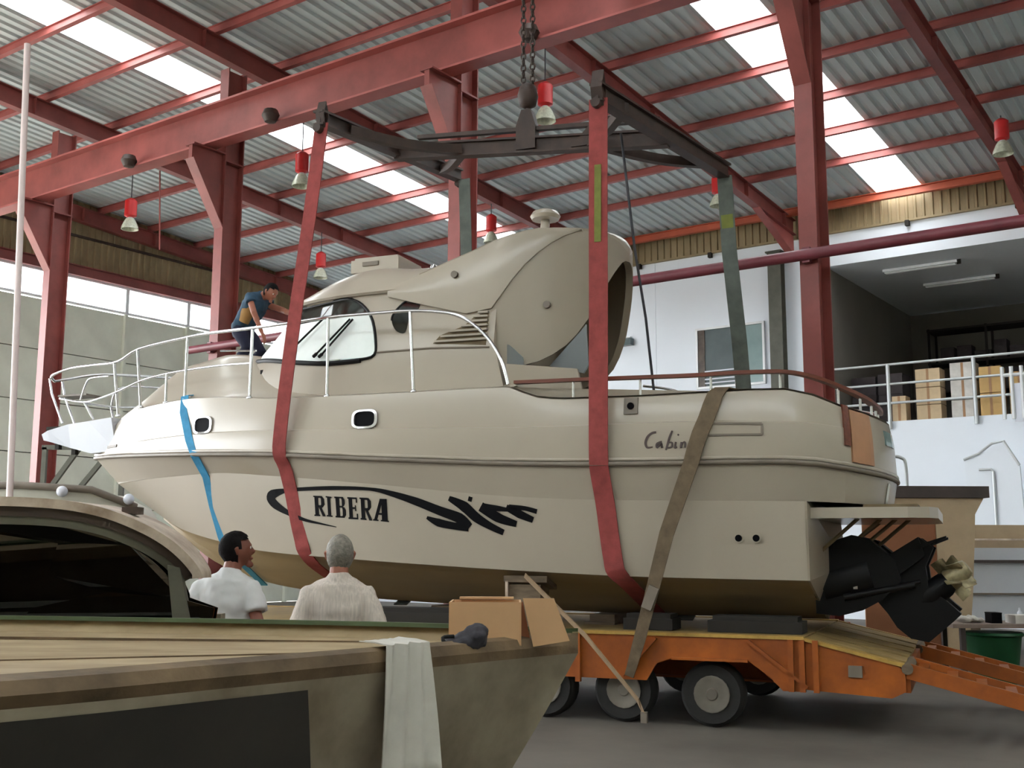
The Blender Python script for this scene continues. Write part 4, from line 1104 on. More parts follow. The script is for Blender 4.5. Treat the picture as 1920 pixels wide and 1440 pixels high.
# ================================================================== SLINGS, SPREADER, HOIST (frame S)
UX = (1, 0, 0)
def hull_wrap(u0, u1, zs, off=.022):
    out = []
    for i, z in enumerate(zs):
        u = u0 + (u1 - u0) * i / max(1, len(zs) - 1); out.append((u, hull_v(u, z) + off, z))
    return out
def bottom_wrap(u, sg=1):
    w0 = hermite(CH_U, CH_W, u); zc = hermite(CH_U, CH_Z, u); zk = hermite(KE_U, KE_Z, u)
    return [(u, sg * (w0 * f), zk + (zc - zk) * f - .05) for f in (.9, .6, .3, 0.0)]
t = thing('lifting_sling', 'long red webbing sling round the forward part of the yacht, crossing its windshield', 'sling', 'S', (5.4, 0, 1.0), 'slings lifting the yacht')
p1 = [(5.14, 1.75, 6.42), (5.28, 1.72, 5.37), (5.45, 1.67, 4.35), (5.57, 1.63, 3.57), (5.66, 1.585, 2.98), (5.69, 1.55, 2.70)] + hull_wrap(5.68, 5.5, [2.55, 2.3, 2.1, 1.9, 1.75, 1.62]) + bottom_wrap(5.46)
part('webbing', MB().ribbon(smooth_path(p1, 3), .168, .014, UX), M['red_sling'], t, 40)
part('sling_eye', MB().ribbon([(5.14, 1.75, 6.36), (5.14, 1.8, 6.5), (5.14, 1.75, 6.66), (5.14, 1.68, 6.5), (5.14, 1.72, 6.36)], .1, .02, UX), M['steel_dark'], t, 40)
t = thing('lifting_sling', 'wide red webbing sling round the aft part of the yacht, in front of the arch', 'sling', 'S', (1.9, 0, 1.0), 'slings lifting the yacht')
p2 = [(1.87, 1.75, 6.2), (1.885, 1.74, 5.0), (1.90, 1.71, 4.0), (1.92, 1.68, 2.9), (1.925, 1.665, 2.54)] + hull_wrap(1.93, 1.82, [2.4, 2.1, 1.8, 1.55, 1.43]) + bottom_wrap(1.74)
part('webbing', MB().ribbon(smooth_path(p2, 3), .195, .014, UX), M['red_sling'], t, 40)
part('olive_sleeve', MB().ribbon([(1.88, 1.752, 5.5), (1.886, 1.751, 5.0), (1.892, 1.74, 4.7)], .07, .014, UX), M['olive_sleeve'], t, label='olive patch on the sling')
part('sling_eye', MB().ribbon([(1.87, 1.75, 6.12), (1.87, 1.82, 6.3), (1.87, 1.75, 6.5), (1.87, 1.66, 6.3), (1.87, 1.72, 6.12)], .12, .02, UX), M['steel_dark'], t, 40)
t = thing('far_sling', 'green-grey webbing hanging on the far side of the yacht, left of the dark eave column', 'sling', 'S', (1.1, -1.7, 1.0), 'slings on the far side')
q1 = [(1.27, -1.72, 6.42), (1.23, -1.7, 5.42), (1.13, -1.68, 4.23), (1.09, -1.66, 3.62), (1.05, -1.65, 2.5)] + [(a, -b, c) for a, b, c in hull_wrap(1.1, 1.4, [2.3, 1.9, 1.5])] + bottom_wrap(1.5, -1)
part('webbing', MB().ribbon(q1, .19, .014, UX), M['far_strap'], t, 40)
part('olive_sleeve', MB().ribbon([(1.25, -1.715, 5.9), (1.225, -1.712, 5.35), (1.21, -1.705, 5.05)], .15, .03, UX), M['olive_sleeve'], t, label='olive sleeve on the strap')
t = thing('far_sling', 'green-grey webbing hanging in front of the red column behind the hardtop', 'sling', 'S', (4.9, -1.7, 1.0), 'slings on the far side')
q2 = [(4.95, -1.72, 6.84), (4.9, -1.7, 5.8), (4.87, -1.68, 4.4), (4.85, -1.64, 2.7)] + [(a, -b, c) for a, b, c in hull_wrap(4.85, 4.9, [2.4, 2.0, 1.6])] + bottom_wrap(4.95, -1)
part('webbing', MB().ribbon(q2, .17, .014, UX), M['far_strap'], t, 40)

t = thing('spreader_beam', 'dark rusty steel H-shaped spreader beam hanging over the yacht', 'beam', 'S', (3.3, 0, 6.4))
eL, eR = Vector((5.11, 0, 6.66)), Vector((1.57, 0, 6.36))
part('main_beam', MB().ibeam(eL, eR, .2, .13, .025, .05), M['steel_dark'], t)
part('upper_chord', MB().bar(eL + Vector((-.3, 0, .16)), eR + Vector((.1, 0, .24)), .07, .05), M['steel_dark'], t)
part('cross_beam', MB().ibeam((5.16, 1.8, 6.47), (5.06, -1.8, 6.93), .17, .13, .025, .05), M['steel_dark'], t)
part('cross_beam', MB().ibeam((1.88, 1.8, 6.26), (1.26, -1.8, 6.5), .2, .14, .025, .05), M['steel_dark'], t)
for a, b in (((5.1, 1.2, 6.52), (4.2, .05, 6.56)), ((5.05, -1.2, 6.82), (4.2, -.05, 6.58)), ((1.75, 1.2, 6.3), (2.5, .05, 6.43)), ((1.38, -1.3, 6.46), (2.4, -.05, 6.40))):
    mid = (Vector(a) + Vector(b)) / 2 + Vector((0, 0, -.05))
    part('curved_brace', MB().ribbon(smooth_path([a, mid, b], 5), .11, .09, (0, 0, 1)), M['steel_dark'], t, 40)
part('gusset_plate', MB().prism([(2.45, 6.72), (2.2, 6.72), (2.5, 6.4), (2.75, 6.4)], lambda a, b: (a, .05, b), lambda a, b: (a, -.05, b)), M['steel_dark'], t)
part('lifting_lug', MB().prism([(3.45, 6.45), (3.45, 6.75), (3.38, 6.95), (3.26, 6.95), (3.2, 6.75), (3.2, 6.45)], lambda a, b: (a, .07, b), lambda a, b: (a, -.07, b)), M['steel_dark'], t)
for c in ((5.16, 1.78, 6.42), (5.06, -1.78, 6.88), (1.88, 1.78, 6.22), (1.26, -1.78, 6.46)):
    part('end_shackle', MB().tube([(c[0], c[1] - .05, c[2] - .08), (c[0], c[1] + .05, c[2] - .08)], .05, 10), M['steel_dark'], t, 50)
t = thing('chain_hoist', 'dark hoist hook block on two falls of chain above the spreader beam', 'hoist', 'S', (3.32, 0, 6.9))
part('hook_block', MB().lathe([(.03, .0), (.1, .04), (.13, .16), (.1, .28), (.05, .32)], 12, (3.32, 0, 6.98)), M['steel_dark'], t, 50)
part('hook', MB().tube(smooth_path([(3.32, 0, 7.0), (3.32, 0, 6.92), (3.26, 0, 6.84), (3.33, 0, 6.78), (3.40, 0, 6.84)], 5), .03, 8), M['steel_dark'], t, 60)
mb = MB()
for dx in (-.06, .06):
    z = 7.28; k = 0
    while z < 9.6:
        ring = []
        a = Vector((1, 0, 0)) if k % 2 else Vector((0, 1, 0))
        loop = [Vector((3.32 + dx, 0, z)) + a * (.03 * cos(2 * pi * j / 8)) + Vector((0, 0, .05 * sin(2 * pi * j / 8))) for j in range(9)]
        mb.tube(loop, .011, 5, ref=(1, 1, 0), cap=False); z += .078; k += 1
part('chain_links', mb, M['steel_dark'], t, 60, kind='stuff')
t = thing('crane_bridge', 'red travelling crane girder above the spreader beam', 'crane', 'B', (hq, hs, 9.6))
part('girder', MB().ibeam((hq, -.6, 10.25), (hq, S0 + .3, 10.25), .5, .26), M['steel_red'], t)
part('trolley', MB().box((hq, hs, 9.85), (.5, .6, .5)), M['steel_dark'], t)
solo('tag_line', MB().tube([(2.0, .5, 6.3), (1.91, .3, 4.98), (1.85, 0.1, 4.24), (1.72, 0, 2.64)], .016, 6), M['rope'], 'thin dark rope slanting down from the spreader into the cockpit', 'rope', 'S', smooth=60)

# lashings
t = thing('lashing_strap', 'grey-brown lashing strap from the stern gunwale down to the trailer side', 'strap', 'S', (1.3, 1.6, .3))
pl_ = [(.66, 1.2, 3.2), (.74, 1.44, 3.205)] + [tuple(on_side(a, b, .03)) for a, b in ((.79, 3.13), (.83, 3.02), (.87, 2.9), (.93, 2.75), (.98, 2.6))] + [(1.01, 1.655, 2.47), (1.25, 1.69, 1.8), (1.41, 1.66, 1.25), (1.55, 1.62, .8), (1.66, 1.6, .46)]
part('webbing', MB().ribbon(pl_, [.16, .16, .16, .16, .16, .158, .155, .15, .14, .125, .115, .09], .012, UX), M['grey_strap'], t, 40)
part('ratchet', MB().box((1.42, 1.68, 1.2), (.1, .04, .22), Matrix.Rotation(rad(-22), 3, 'Y')), M['rub'], t)
t = thing('lashing_strap', 'narrow beige lashing strap slanting from the hull support down to the trailer wheel', 'strap', 'S', (2.2, 1.6, .2))
part('webbing', MB().ribbon([(2.79, 1.43, 1.39), (2.1, 1.6, .83), (1.55, 1.7, .26), (1.5, 1.66, .12)], .06, .012, (.6, 0, .8)), M['beige_strap'], t)
part('end_hook', MB().box((1.5, 1.66, .1), (.06, .05, .1)), M['rub'], t)
t = thing('bow_strap', 'bright blue strap laid over the bow of the yacht', 'strap', 'S', (7.0, 1.1, 1.5))
bp_ = [(7.45, .9, 3.53), (7.42, 1.04, 3.50)] + [(7.36, hull_v(7.36, 3.3) + .02, 3.3), (7.2, hull_v(7.2, 2.95) + .02, 2.95), (7.08, hull_v(7.08, 2.75) + .035, 2.75), (7.03, hull_v(7.03, 2.5) + .02, 2.5), (7.0, hull_v(7.0, 2.15) + .02, 2.15), (6.93, hull_v(6.93, 1.8) + .02, 1.8), (6.9, hull_v(6.9, 1.74) + .0, 1.70), (6.88, .4, 1.42), (6.88, 0, 1.2)]
part('webbing', MB().ribbon(bp_, .10, .012, UX), M['blue_strap'], t, 40)

# ================================================================== TRAILER (frame S)
T_ = thing('lowloader_trailer', 'orange low-loader trailer with worn deck edge in lit yellow under the yacht', 'trailer', 'S', (3.5, 0, 0))
SP = [(9.2, .84), (9.2, .42), (1.52, .42), (1.42, .58), (1.27, .635), (.55, .635), (.36, .5), (.24, .38), (.05, .38), (.05, .84)]
RB = [(.03, .83), (.03, .40), (-.70, .36), (-.82, .42), (-.82, .60), (-.76, .64)]
for sg in (1, -1):
    part('side_panel', MB().prism(SP, lambda a, b: (a, sg * 1.49, b), lambda a, b: (a, sg * 1.46, b)), M['orange'], T_)
    part('edge_strip', MB().box((4.62, sg * 1.45, .855), (9.16, .12, .03)), M['yellow_edge'], T_)
    part('rear_panel', MB().prism(RB, lambda a, b: (a, sg * 1.49, b), lambda a, b: (a, sg * 1.45, b)), M['orange'], T_)
    part('slope_edge', MB().bar((.04, sg * 1.46, .845), (-.82, sg * 1.46, .645), .1, .03), M['yellow_edge'], T_)
    for u in (.16, .06, -.06, 2.2, 3.2, 4.2, 5.2, 6.2): part('side_post', MB().box((u, sg * 1.505, .61), (.05, .05, .46)), M['orange'], T_)
    part('arch_brace', MB().bar((1.75, sg * 1.505, .46), (1.42, sg * 1.505, .82), .03, .05, (0, 1, 0)), M['orange'], T_)
    part('arch_brace', MB().bar((.02, sg * 1.505, .42), (.55, sg * 1.505, .82), .03, .05, (0, 1, 0)), M['orange'], T_)
    part('arch_lip', MB().bar((1.27, sg * 1.48, .635), (.55, sg * 1.48, .635), .08, .025), M['orange'], T_)
    part('rear_lamp_plate', MB().box((-.4, sg * 1.5, .58), (.12, .03, .1)), M['rub'], T_)
    part('chassis_beam', MB().ibeam((9.1, sg * .55, .56), (-.7, sg * .55, .5), .3, .16), M['orange'], T_)
    for u in (.92, 1.78, 2.6):
        wq = MB().lathe([(.16, -.11), (.27, -.12), (.30, -.08), (.305, 0), (.30, .08), (.27, .12), (.16, .11)], 28, (u, sg * 1.26, .305), Matrix.Rotation(rad(90), 3, 'X'))
        wh = part('wheel', wq, M['tyre'], T_, 40)
        part('rim', MB().lathe([(.02, -.13), (.05, -.13), (.06, -.118), (.13, -.116), (.16, -.128), (.172, -.126), (.172, .126), (.16, .128), (.13, .116), (.06, .118), (.05, .13), (.02, .13)], 20, (u, sg * 1.26, .305), Matrix.Rotation(rad(90), 3, 'X')), M['rim'], wh, 40)
    # loading ramps at the rear
    c0_ = sg * 1.12
    for dv in (-.34, .34):
        part('ramp_rail', MB().bar((-.84, c0_ + dv, .6), (-3.0, c0_ + dv, .07), .06, .13), M['orange'], T_)
    for k in range(9):
        f = (k + .5) / 9
        part('ramp_rung', MB().bar((-.84 - 2.16 * f, c0_ - .31, .62 - .53 * f), (-.84 - 2.16 * f, c0_ + .31, .62 - .53 * f), .09, .05), M['orange'], T_)
    part('ramp_hinge', MB().tube([(-.84, c0_ - .4, .62), (-.84, c0_ + .4, .62)], .05, 10), M['timber'], T_, 50)
me_pl = mesh_from(MB().box((0, 0, 0), (9.1, .268, .05)), 'deck_plank', M['plank'])
for k in range(10):
    o = bpy.data.objects.new('deck_plank', me_pl); COL.objects.link(o); o.parent = T_; o.location = (4.6 - 3.5, -1.23 + .273 * k, .835)
Rm = Matrix.Rotation(math.atan2(.2, .86), 3, 'Y')
for k in range(10):
    part('slope_plank', MB().bar((.04, -1.23 + .273 * k, .835), (-.82, -1.23 + .273 * k, .64 + .01 * (k % 2)), .266, .04), M['plank'], T_)
for u in (8.6, 7.0, 5.4, 3.8, 2.2, .6): part('cross_member', MB().box((u, 0, .74), (.1, 2.9, .12)), M['orange'], T_)
part('rear_beam', MB().box((-.82, 0, .52), (.08, 2.9, .22)), M['orange'], T_)
# blocks carrying the keel
for k, u in enumerate((.8, 2.3, 4.2, 5.6)):
    zk = hermite(KE_U, KE_Z, u)
    solo('keel_block', MB().box((u, 0, (.862 + zk) / 2), (.28, .8, zk - .862)).box((u, 0, .875), (.34, 1.0, .025)), M['timber'],
         ['timber block under the keel nearest the stern drives', 'timber block under the keel beside the hull support', 'timber block under the keel amidships behind the standing people', 'timber block under the keel furthest towards the bow'][k], 'block', 'S', 'timber keel blocks on the trailer')
t = thing('hull_support', 'grey-brown timber prop under the hull chine behind the cardboard box', 'support', 'S', (2.83, 1.2, .86))
part('post', MB().box((2.83, 1.2, 1.08), (.34, .26, .43)), M['timber'], t)
part('pad', MB().prism([(1.06, 1.24), (1.06, 1.29), (1.36, 1.385), (1.36, 1.32)], lambda a, b: (3.05, a, b), lambda a, b: (2.58, a, b)), M['timber'], t)
part('pale_strip', MB().box((3.02, 1.345, 1.1), (.03, .03, .46)), M['cab_white'], t)
for k, (u, d) in enumerate(((.55, .9), (1.6, .5), (4.6, 1.9))):
    solo('support_cushion', MB().box((u, .95, .92), (d, .36, .11)).box((u, .95, .99), (d * .9, .3, .06)), M['dark_pad'], ['long dark cushion under the hull near the stern drives', 'short dark cushion under the hull behind the grey lashing strap', 'very long dark cushion under the hull behind the two standing people'][k], 'cushion', 'S', 'dark cushions on the trailer deck')

# ================================================================== PEOPLE
def skin_loft(mb, pts, rad_, n=12, ry=None, ref=(0, 1, 0)):
    mb.tube(pts, rad_, n, ref=ref, ry=ry)
    for p, r in ((pts[0], rad_[0]), (pts[-1], rad_[-1])):
        mb.sphere(p, (r * .98, r * .98, r * .98), 10, 6)
def remesh(o, vox, it=4):
    m = o.modifiers.new('r', 'REMESH'); m.mode = 'VOXEL'; m.voxel_size = vox
    if it:
        sm = o.modifiers.new('s', 'SMOOTH'); sm.factor = .5; sm.iterations = it
    bake(o)
    for p in o.data.polygons: p.use_smooth = True
def wrinkle(o, amp, sc):
    me = o.data
    for v in me.vertices:
        n_ = noise.noise(v.co * sc) + .5 * noise.noise(v.co * sc * 2.3)
        v.co += v.normal * n_ * amp
def hand(mb, wr, d, palm_n, side, L=.18, curl=.5):
    """palm + four unequal bent fingers + thumb from the side of the palm"""
    d = Vector(d).normalized(); n_ = Vector(palm_n); n_ = (n_ - d * n_.dot(d)).normalized(); s_ = d.cross(n_) * side
    wr = Vector(wr)
    mb.tube([wr, wr + d * .05, wr + d * .095], [.026, .038, .036], 10, ref=n_, ry=[.02, .016, .013])
    for k, (o_, ln) in enumerate(((-.03, .062), (-.01, .075), (.011, .07), (.03, .055))):
        b = wr + d * .085 + s_ * o_; a1 = b + d * ln * .5 + n_ * ln * .12 * curl
        a2 = a1 + (d * .7 + n_ * .7 * curl).normalized() * ln * .4; a3 = a2 + (d * .3 + n_ * curl).normalized() * ln * .35
        mb.tube([b, a1, a2, a3], [.0095, .009, .0085, .007], 8)
    b = wr + d * .03 - s_ * .03
    mb.tube([b, b + d * .03 - s_ * .022 + n_ * .008, b + d * .058 - s_ * .026 + n_ * .022], [.013, .0105, .008], 8)
def person(label, loc, yaw, J, col, group=None):
    t = thing('person', label, 'person', 'W', loc, group)
    t.rotation_euler = (0, 0, yaw); OFF[t.name] = Vector((0, 0, 0))
    V = {k: Vector(v) for k, v in J.items() if isinstance(v, tuple)}
    pe, chs, nk, hd = V['pelvis'], V['chest'], V['neck'], V['head']
    sp = (nk - pe); tn = sp.normalized()
    def ring(c, rx, ry, ax, n=16):
        ax = ax.normalized(); x = Vector((1, 0, 0)); y = ax.cross(x).normalized(); x = y.cross(ax)
        return [c + x * rx * cos(2 * pi * k / n) + y * ry * sin(2 * pi * k / n) for k in range(n)]
    def torso(mb, g, lo, hi):
        prof = [(-.16, .145, .10), (-.04, .168, .118), (.2, .15, .108), (.45, .162, .118), (.7, .185, .122), (.85, .178, .108), (.95, .12, .085), (1.0, .075, .07)]
        rings = []
        for f, rx, ry in prof:
            if f < lo or f > hi: continue
            c = pe.lerp(chs, f / .6) if f < .6 else chs.lerp(nk, (f - .6) / .4)
            rings.append(ring(c, rx + g, ry + g, (chs - pe) if f < .5 else (nk - chs)))
        mb.loft(rings)
    mb = MB(); torso(mb, 0, -1, 2)
    mb.tube([nk - tn * .04, nk + (hd - nk) * .7], [.066, .056], 12)
    for sd in ('l', 'r'):
        skin_loft(mb, [V['sh_' + sd] + (V['chest'] - V['sh_' + sd]) * .12, V['el_' + sd], V['wr_' + sd]], [.044, .042, .028])
        mid = V['el_' + sd].lerp(V['wr_' + sd], .35); mb.sphere(mid, (.043, .043, .043), 10, 6)
        skin_loft(mb, [V['hip_' + sd], V['kn_' + sd], V['an_' + sd]], [.085, .058, .042])
        mb.sphere(V['kn_' + sd].lerp(V['an_' + sd], .3), (.055, .06, .08), 10, 6)
        dd = (V['wr_' + sd] - V['el_' + sd]).normalized()
        hand(mb, V['wr_' + sd], dd + Vector(J.get('hd_' + sd, (0, 0, 0))), J.get('pn_' + sd, (0, 0, -1)), 1 if sd == 'l' else -1)
    # head
    Rh = Matrix.Rotation(J.get('h_yaw', 0), 3, 'Z') @ Matrix.Rotation(J.get('h_pitch', 0), 3, 'X')
    def hp(p): return hd + Rh @ Vector(p)
    def shape(d, p):
        p = p.copy()
        if d.z < 0: p.x *= 1 + .28 * d.z; p.y *= 1 + (.12 * d.z if d.y > 0 else .35 * d.z)
        if d.y > .55 and -.15 < d.z < .15: p.y -= .006
        return Rh @ p
    mb.sphere(hd, (.08, .102, .115), 22, 16, shape)
    mb.tube([hp((0, .088, .022)), hp((0, .112, -.018)), hp((0, .098, -.03))], [.008, .016, .012], 8)
    mb.tube([hp((-.026, .088, -.062)), hp((0, .096, -.06)), hp((.026, .088, -.062))], [.006, .011, .006], 8)
    mb.tube([hp((-.05, .074, .034)), hp((0, .094, .03)), hp((.05, .074, .034))], [.008, .011, .008], 8)
    mb.sphere(hp((0, .078, -.1)), (.03, .024, .022), 8, 6)
    for sx in (-1, 1): mb.tube([hp((sx * .074, -.002, .026)), hp((sx * .088, -.014, .014)), hp((sx * .08, -.006, -.032))], [.012, .016, .01], 8)
    body = part('body', mb, M[col.get('skin', 'skin')], t); remesh(body, .0075, 3)
    for sx in (-1, 1):
        e = part('eye', MB().sphere(hp((sx * .031, .083, .014)), (.011, .011, .011), 10, 8), M['eye_w'], body, 60)
        part('iris', MB().sphere(hp((sx * .031, .0905, .014)), (.0058, .005, .0058), 8, 6), M['decal'], e, 60)
    # hair
    def hshape(d, p): return Rh @ (Vector(shape0(d, p)))
    def shape0(d, p):
        p = p.copy()
        if d.z < 0: p.y *= 1 + (.25 * d.z if d.y < 0 else 0)
        return p * (1.0 + .04 * noise.noise(d * 5))
    hb = MB(); g = col.get('hair_g', 1.1)
    hb.sphere(hd + Rh @ Vector((0, -.006, .008)), (.08 * g, .102 * g, .111 * g), 26, 18, hshape)
    keep = []
    low = col.get('hair_low', -.55)
    for f in hb.f:
        c = Vector((0, 0, 0))
        for i in f: c += hb.v[i]
        d = (Rh.inverted() @ (c / len(f) - hd)); d = Vector((d.x / .077, d.y / .098, d.z / .12)).normalized()
        if d.z > .42 + .25 * max(0, d.y) or (d.y < .12 and d.z > .05) or (d.y < -.12 and d.z > low): keep.append(f)
    hb.f = keep
    part('hair', hb, M[col['hair']], t, 60)
    # clothes
    mb = MB(); torso(mb, .022, -1, .96)
    sl = col.get('sleeve', .62)
    for sd in ('l', 'r'):
        a, b_ = V['sh_' + sd], V['sh_' + sd].lerp(V['el_' + sd], sl)
        mb.tube([a.lerp(chs, .3) + (nk - a) * .2, a, a.lerp(b_, .5), b_], [.075, .072, .072, .074], 14)
        mb.sphere(a, (.068, .068, .06), 12, 8)
        mb.tube([nk - tn * .05, nk.lerp(a, .5) - tn * .01, a.lerp(b_, .12)], [.078, .07, .066], 14)
    mb.tube([nk - tn * .08, nk - tn * .02, nk + (hd - nk) * .2], [.1, .085, .07], 14)
    sh = part('shirt', mb, M[col['shirt']], t); remesh(sh, .012, 5); wrinkle(sh, .012, 9.0)
    mb = MB()
    mb.loft([ring(pe + Vector((0, 0, z)), rx, ry, Vector((0, 0, 1))) for z, rx, ry in ((-.14, .15, .11), (-.05, .178, .13), (.06, .172, .126))])
    for sd in ('l', 'r'):
        mb.tube([V['hip_' + sd], V['hip_' + sd].lerp(V['kn_' + sd], .5), V['kn_' + sd], V['kn_' + sd].lerp(V['an_' + sd], .5), V['an_' + sd]], [.1, .092, .078, .07, .064], 14)
    tr_ = part('trousers', mb, M[col['trousers']], t); remesh(tr_, .013, 4); wrinkle(tr_, .009, 8.0)
    for sd in ('l', 'r'):
        a = V['an_' + sd]
        part('shoe', MB().loft([[(a.x + x * w_, a.y + y, z_) for x, z_ in ((-1, 0), (1, 0), (1, h_ * .6), (.6, h_), (-.6, h_), (-1, h_ * .6))] for y, w_, h_ in ((-.07, .035, .08), (.0, .044, .09), (.09, .05, .06), (.17, .042, .045), (.2, .02, .03))]) if a.z < .2 else MB().sphere(a, (.05, .09, .05)), M['shoe'], t, 50)
    return t
STAND = dict(pelvis=(0, 0, .95), chest=(0, .01, 1.22), neck=(0, -.01, 1.48), head=(0, .025, 1.622),
             sh_l=(-.172, 0, 1.375), sh_r=(.172, 0, 1.375), el_l=(-.25, -.07, 1.14), el_r=(.25, -.07, 1.14), wr_l=(-.12, .17, 1.12), wr_r=(.13, .18, 1.14),
             hip_l=(-.09, 0, .92), hip_r=(.09, 0, .92), kn_l=(-.11, .02, .5), kn_r=(.11, .02, .5), an_l=(-.13, -.02, .09), an_r=(.13, -.02, .09),
             pn_l=(0, -1, 0), pn_r=(0, -1, 0), hd_l=(.6, 0, .1), hd_r=(-.6, 0, .1))
J1 = dict(STAND); J1['head'] = (.045, .03, 1.625); J1['neck'] = (.02, -.01, 1.48); J1['h_yaw'] = rad(-62); J1['h_pitch'] = rad(6)
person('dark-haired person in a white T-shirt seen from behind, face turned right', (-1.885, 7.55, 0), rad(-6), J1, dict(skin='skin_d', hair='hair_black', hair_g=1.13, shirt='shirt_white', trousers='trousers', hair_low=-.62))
J2 = dict(STAND); J2['h_yaw'] = rad(8); J2['h_pitch'] = rad(4)
J2.update(el_l=(-.245, -.05, 1.14), el_r=(.25, -.04, 1.14), wr_l=(-.17, .16, 1.02), wr_r=(.19, .17, 1.04))
person('grey-haired person in a pale short-sleeved shirt seen from behind', (-1.08, 7.12, -.02), rad(4), J2, dict(hair='hair_grey', hair_g=1.1, hair_low=-.7, shirt='jeans', trousers='trousers', sleeve=.8))
J3 = dict(pelvis=(0, -.06, .70), chest=(0, .08, .95), neck=(0, .22, 1.17), head=(0, .37, 1.20),
          sh_l=(-.18, .16, 1.11), sh_r=(.18, .16, 1.11), el_l=(-.22, .42, .98), el_r=(.24, .28, .86), wr_l=(-.14, .66, .86), wr_r=(.16, .36, .58),
          hip_l=(-.09, -.06, .67), hip_r=(.09, -.06, .67), kn_l=(-.13, .16, .36), kn_r=(.13, .12, .36), an_l=(-.14, -.06, .08), an_r=(.14, -.1, .08),
          h_pitch=rad(-35), h_yaw=rad(-8), pn_l=(0, 0, -1), pn_r=(0, -1, 0))
org, rz = FR['S']; R3 = Matrix.Rotation(rz, 3, 'Z')
bl_ = org + R3 @ Vector((7.52, -.3, 3.97))
J3 = {k: ((v[0], v[1], v[2] * .92) if isinstance(v, tuple) and k[:2] not in ('pn', 'hd') else v) for k, v in J3.items()}
pm = person('person in dark overalls and teal vest bending forward on the yacht foredeck', tuple(bl_), rad(-112), J3, dict(hair='hair_black', hair_g=1.12, shirt='vest', trousers='navy', sleeve=.35))
mb = MB().tube([(.105, .02, .70), (.115, .1, .85), (.12, .15, .95)], [.07, .085, .06], 12, ry=[.09, .1, .08])
o = part('side_cloth', mb, M['yellow_cloth'], pm, 50); remesh(o, .014, 3)

# ================================================================== FOREGROUND MOULDS (frame W)
F_ = thing('hull_mould', 'long tan fibreglass hull mould lying across the foreground, pointed end at right', 'boat mould', 'W', (-2.5, 3.9, 0))
far = [(-6.2, 4.75), (-4.6, 5.3), (-3.4, 5.52), (-2.43, 5.46), (-1.38, 5.27), (-.6, 5.08), (-.1, 4.9), (.16, 4.75), (.27, 4.62)]
near = [(-6.2, 1.25), (-4.6, 1.35), (-3.2, 1.75), (-2.0, 2.42), (-1.29, 2.93), (-.82, 3.42), (-.38, 3.92), (-.02, 4.32), (.27, 4.62)]
def dens(pts, n=40): 
    P_ = smooth_path([(a, b, 0) for a, b in pts], 5); return P_
fa, ne = dens(far), dens(near)
def gz(p): return 1.30 + .0 * p.x
cen = [(a + b) / 2 for a, b in zip(fa, ne)]
def insetp(p, c, d):
    v = c - p; L = v.length
    return p + v * min(.9, d / max(L, 1e-4))
def rowz(ps, d, z): return [Vector(((insetp(p, c, d)).x, (insetp(p, c, d)).y, z)) for p, c in zip(ps, cen)]
mb = MB()
rows = [rowz(fa, .10, 1.25), rowz(fa, .55, 1.235), [Vector((c.x, c.y, 1.245)) for c in cen], rowz(ne, .5, 1.25), rowz(ne, .13, 1.265)]
mb.loft(rows, cap=False, closed=False); part('deck_skin', mb, M['mould'], F_, 40)
mb = MB(); mb.loft([rowz(fa, .0, 1.22), rowz(fa, 0, 1.30), rowz(fa, .06, 1.305), rowz(fa, .10, 1.25)], cap=False, closed=False)
part('far_rim', mb, M['mould'], F_, 30)
mb = MB(); mb.loft([rowz(fa, .055, 1.306), rowz(fa, .062, 1.318), rowz(fa, .095, 1.318), rowz(fa, .1, 1.3)], cap=False, closed=False)
part('edge_tape', mb, M['green_edge'], F_, 30)
mb = MB(); mb.loft([rowz(ne, .13, 1.265), rowz(ne, .12, 1.30), rowz(ne, .02, 1.29), rowz(ne, -.015, 1.255), rowz(ne, .01, 1.22)], cap=False, closed=False)
part('near_rim', mb, M['mould_rim'], F_, 30)
mb = MB()
def rake(r, k): return [p + Vector((-k * max(0, 1 + (p.x - .27) / 1.2), -k * .3 * max(0, 1 + (p.x - .27) / 1.2), 0)) for p in r]
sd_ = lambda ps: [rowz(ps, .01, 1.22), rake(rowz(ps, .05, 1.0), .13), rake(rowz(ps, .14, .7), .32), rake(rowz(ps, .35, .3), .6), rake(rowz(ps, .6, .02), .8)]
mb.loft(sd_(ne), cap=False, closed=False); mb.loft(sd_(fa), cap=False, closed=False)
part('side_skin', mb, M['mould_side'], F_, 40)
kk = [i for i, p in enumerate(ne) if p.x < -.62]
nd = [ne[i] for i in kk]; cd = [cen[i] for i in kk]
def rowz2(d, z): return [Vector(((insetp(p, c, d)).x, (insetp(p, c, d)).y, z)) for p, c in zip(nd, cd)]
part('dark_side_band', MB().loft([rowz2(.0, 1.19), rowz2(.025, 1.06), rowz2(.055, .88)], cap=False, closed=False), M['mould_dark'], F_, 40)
for a, b in (((-2.3, 5.0), (-.35, 4.78)), ((-1.9, 3.9), (-.45, 4.35))):
    part('deck_seam', MB().bar((a[0], a[1], 1.245), (b[0], b[1], 1.245), .012, .01), M['mould_rim'], F_)
mb = MB()
for x in (-5.4, -3.6, -1.8): mb.box((x, 3.4 + .15 * x + .6, .03), (.2, 1.6, .06))
part('ground_batten', mb, M['timber'], F_)

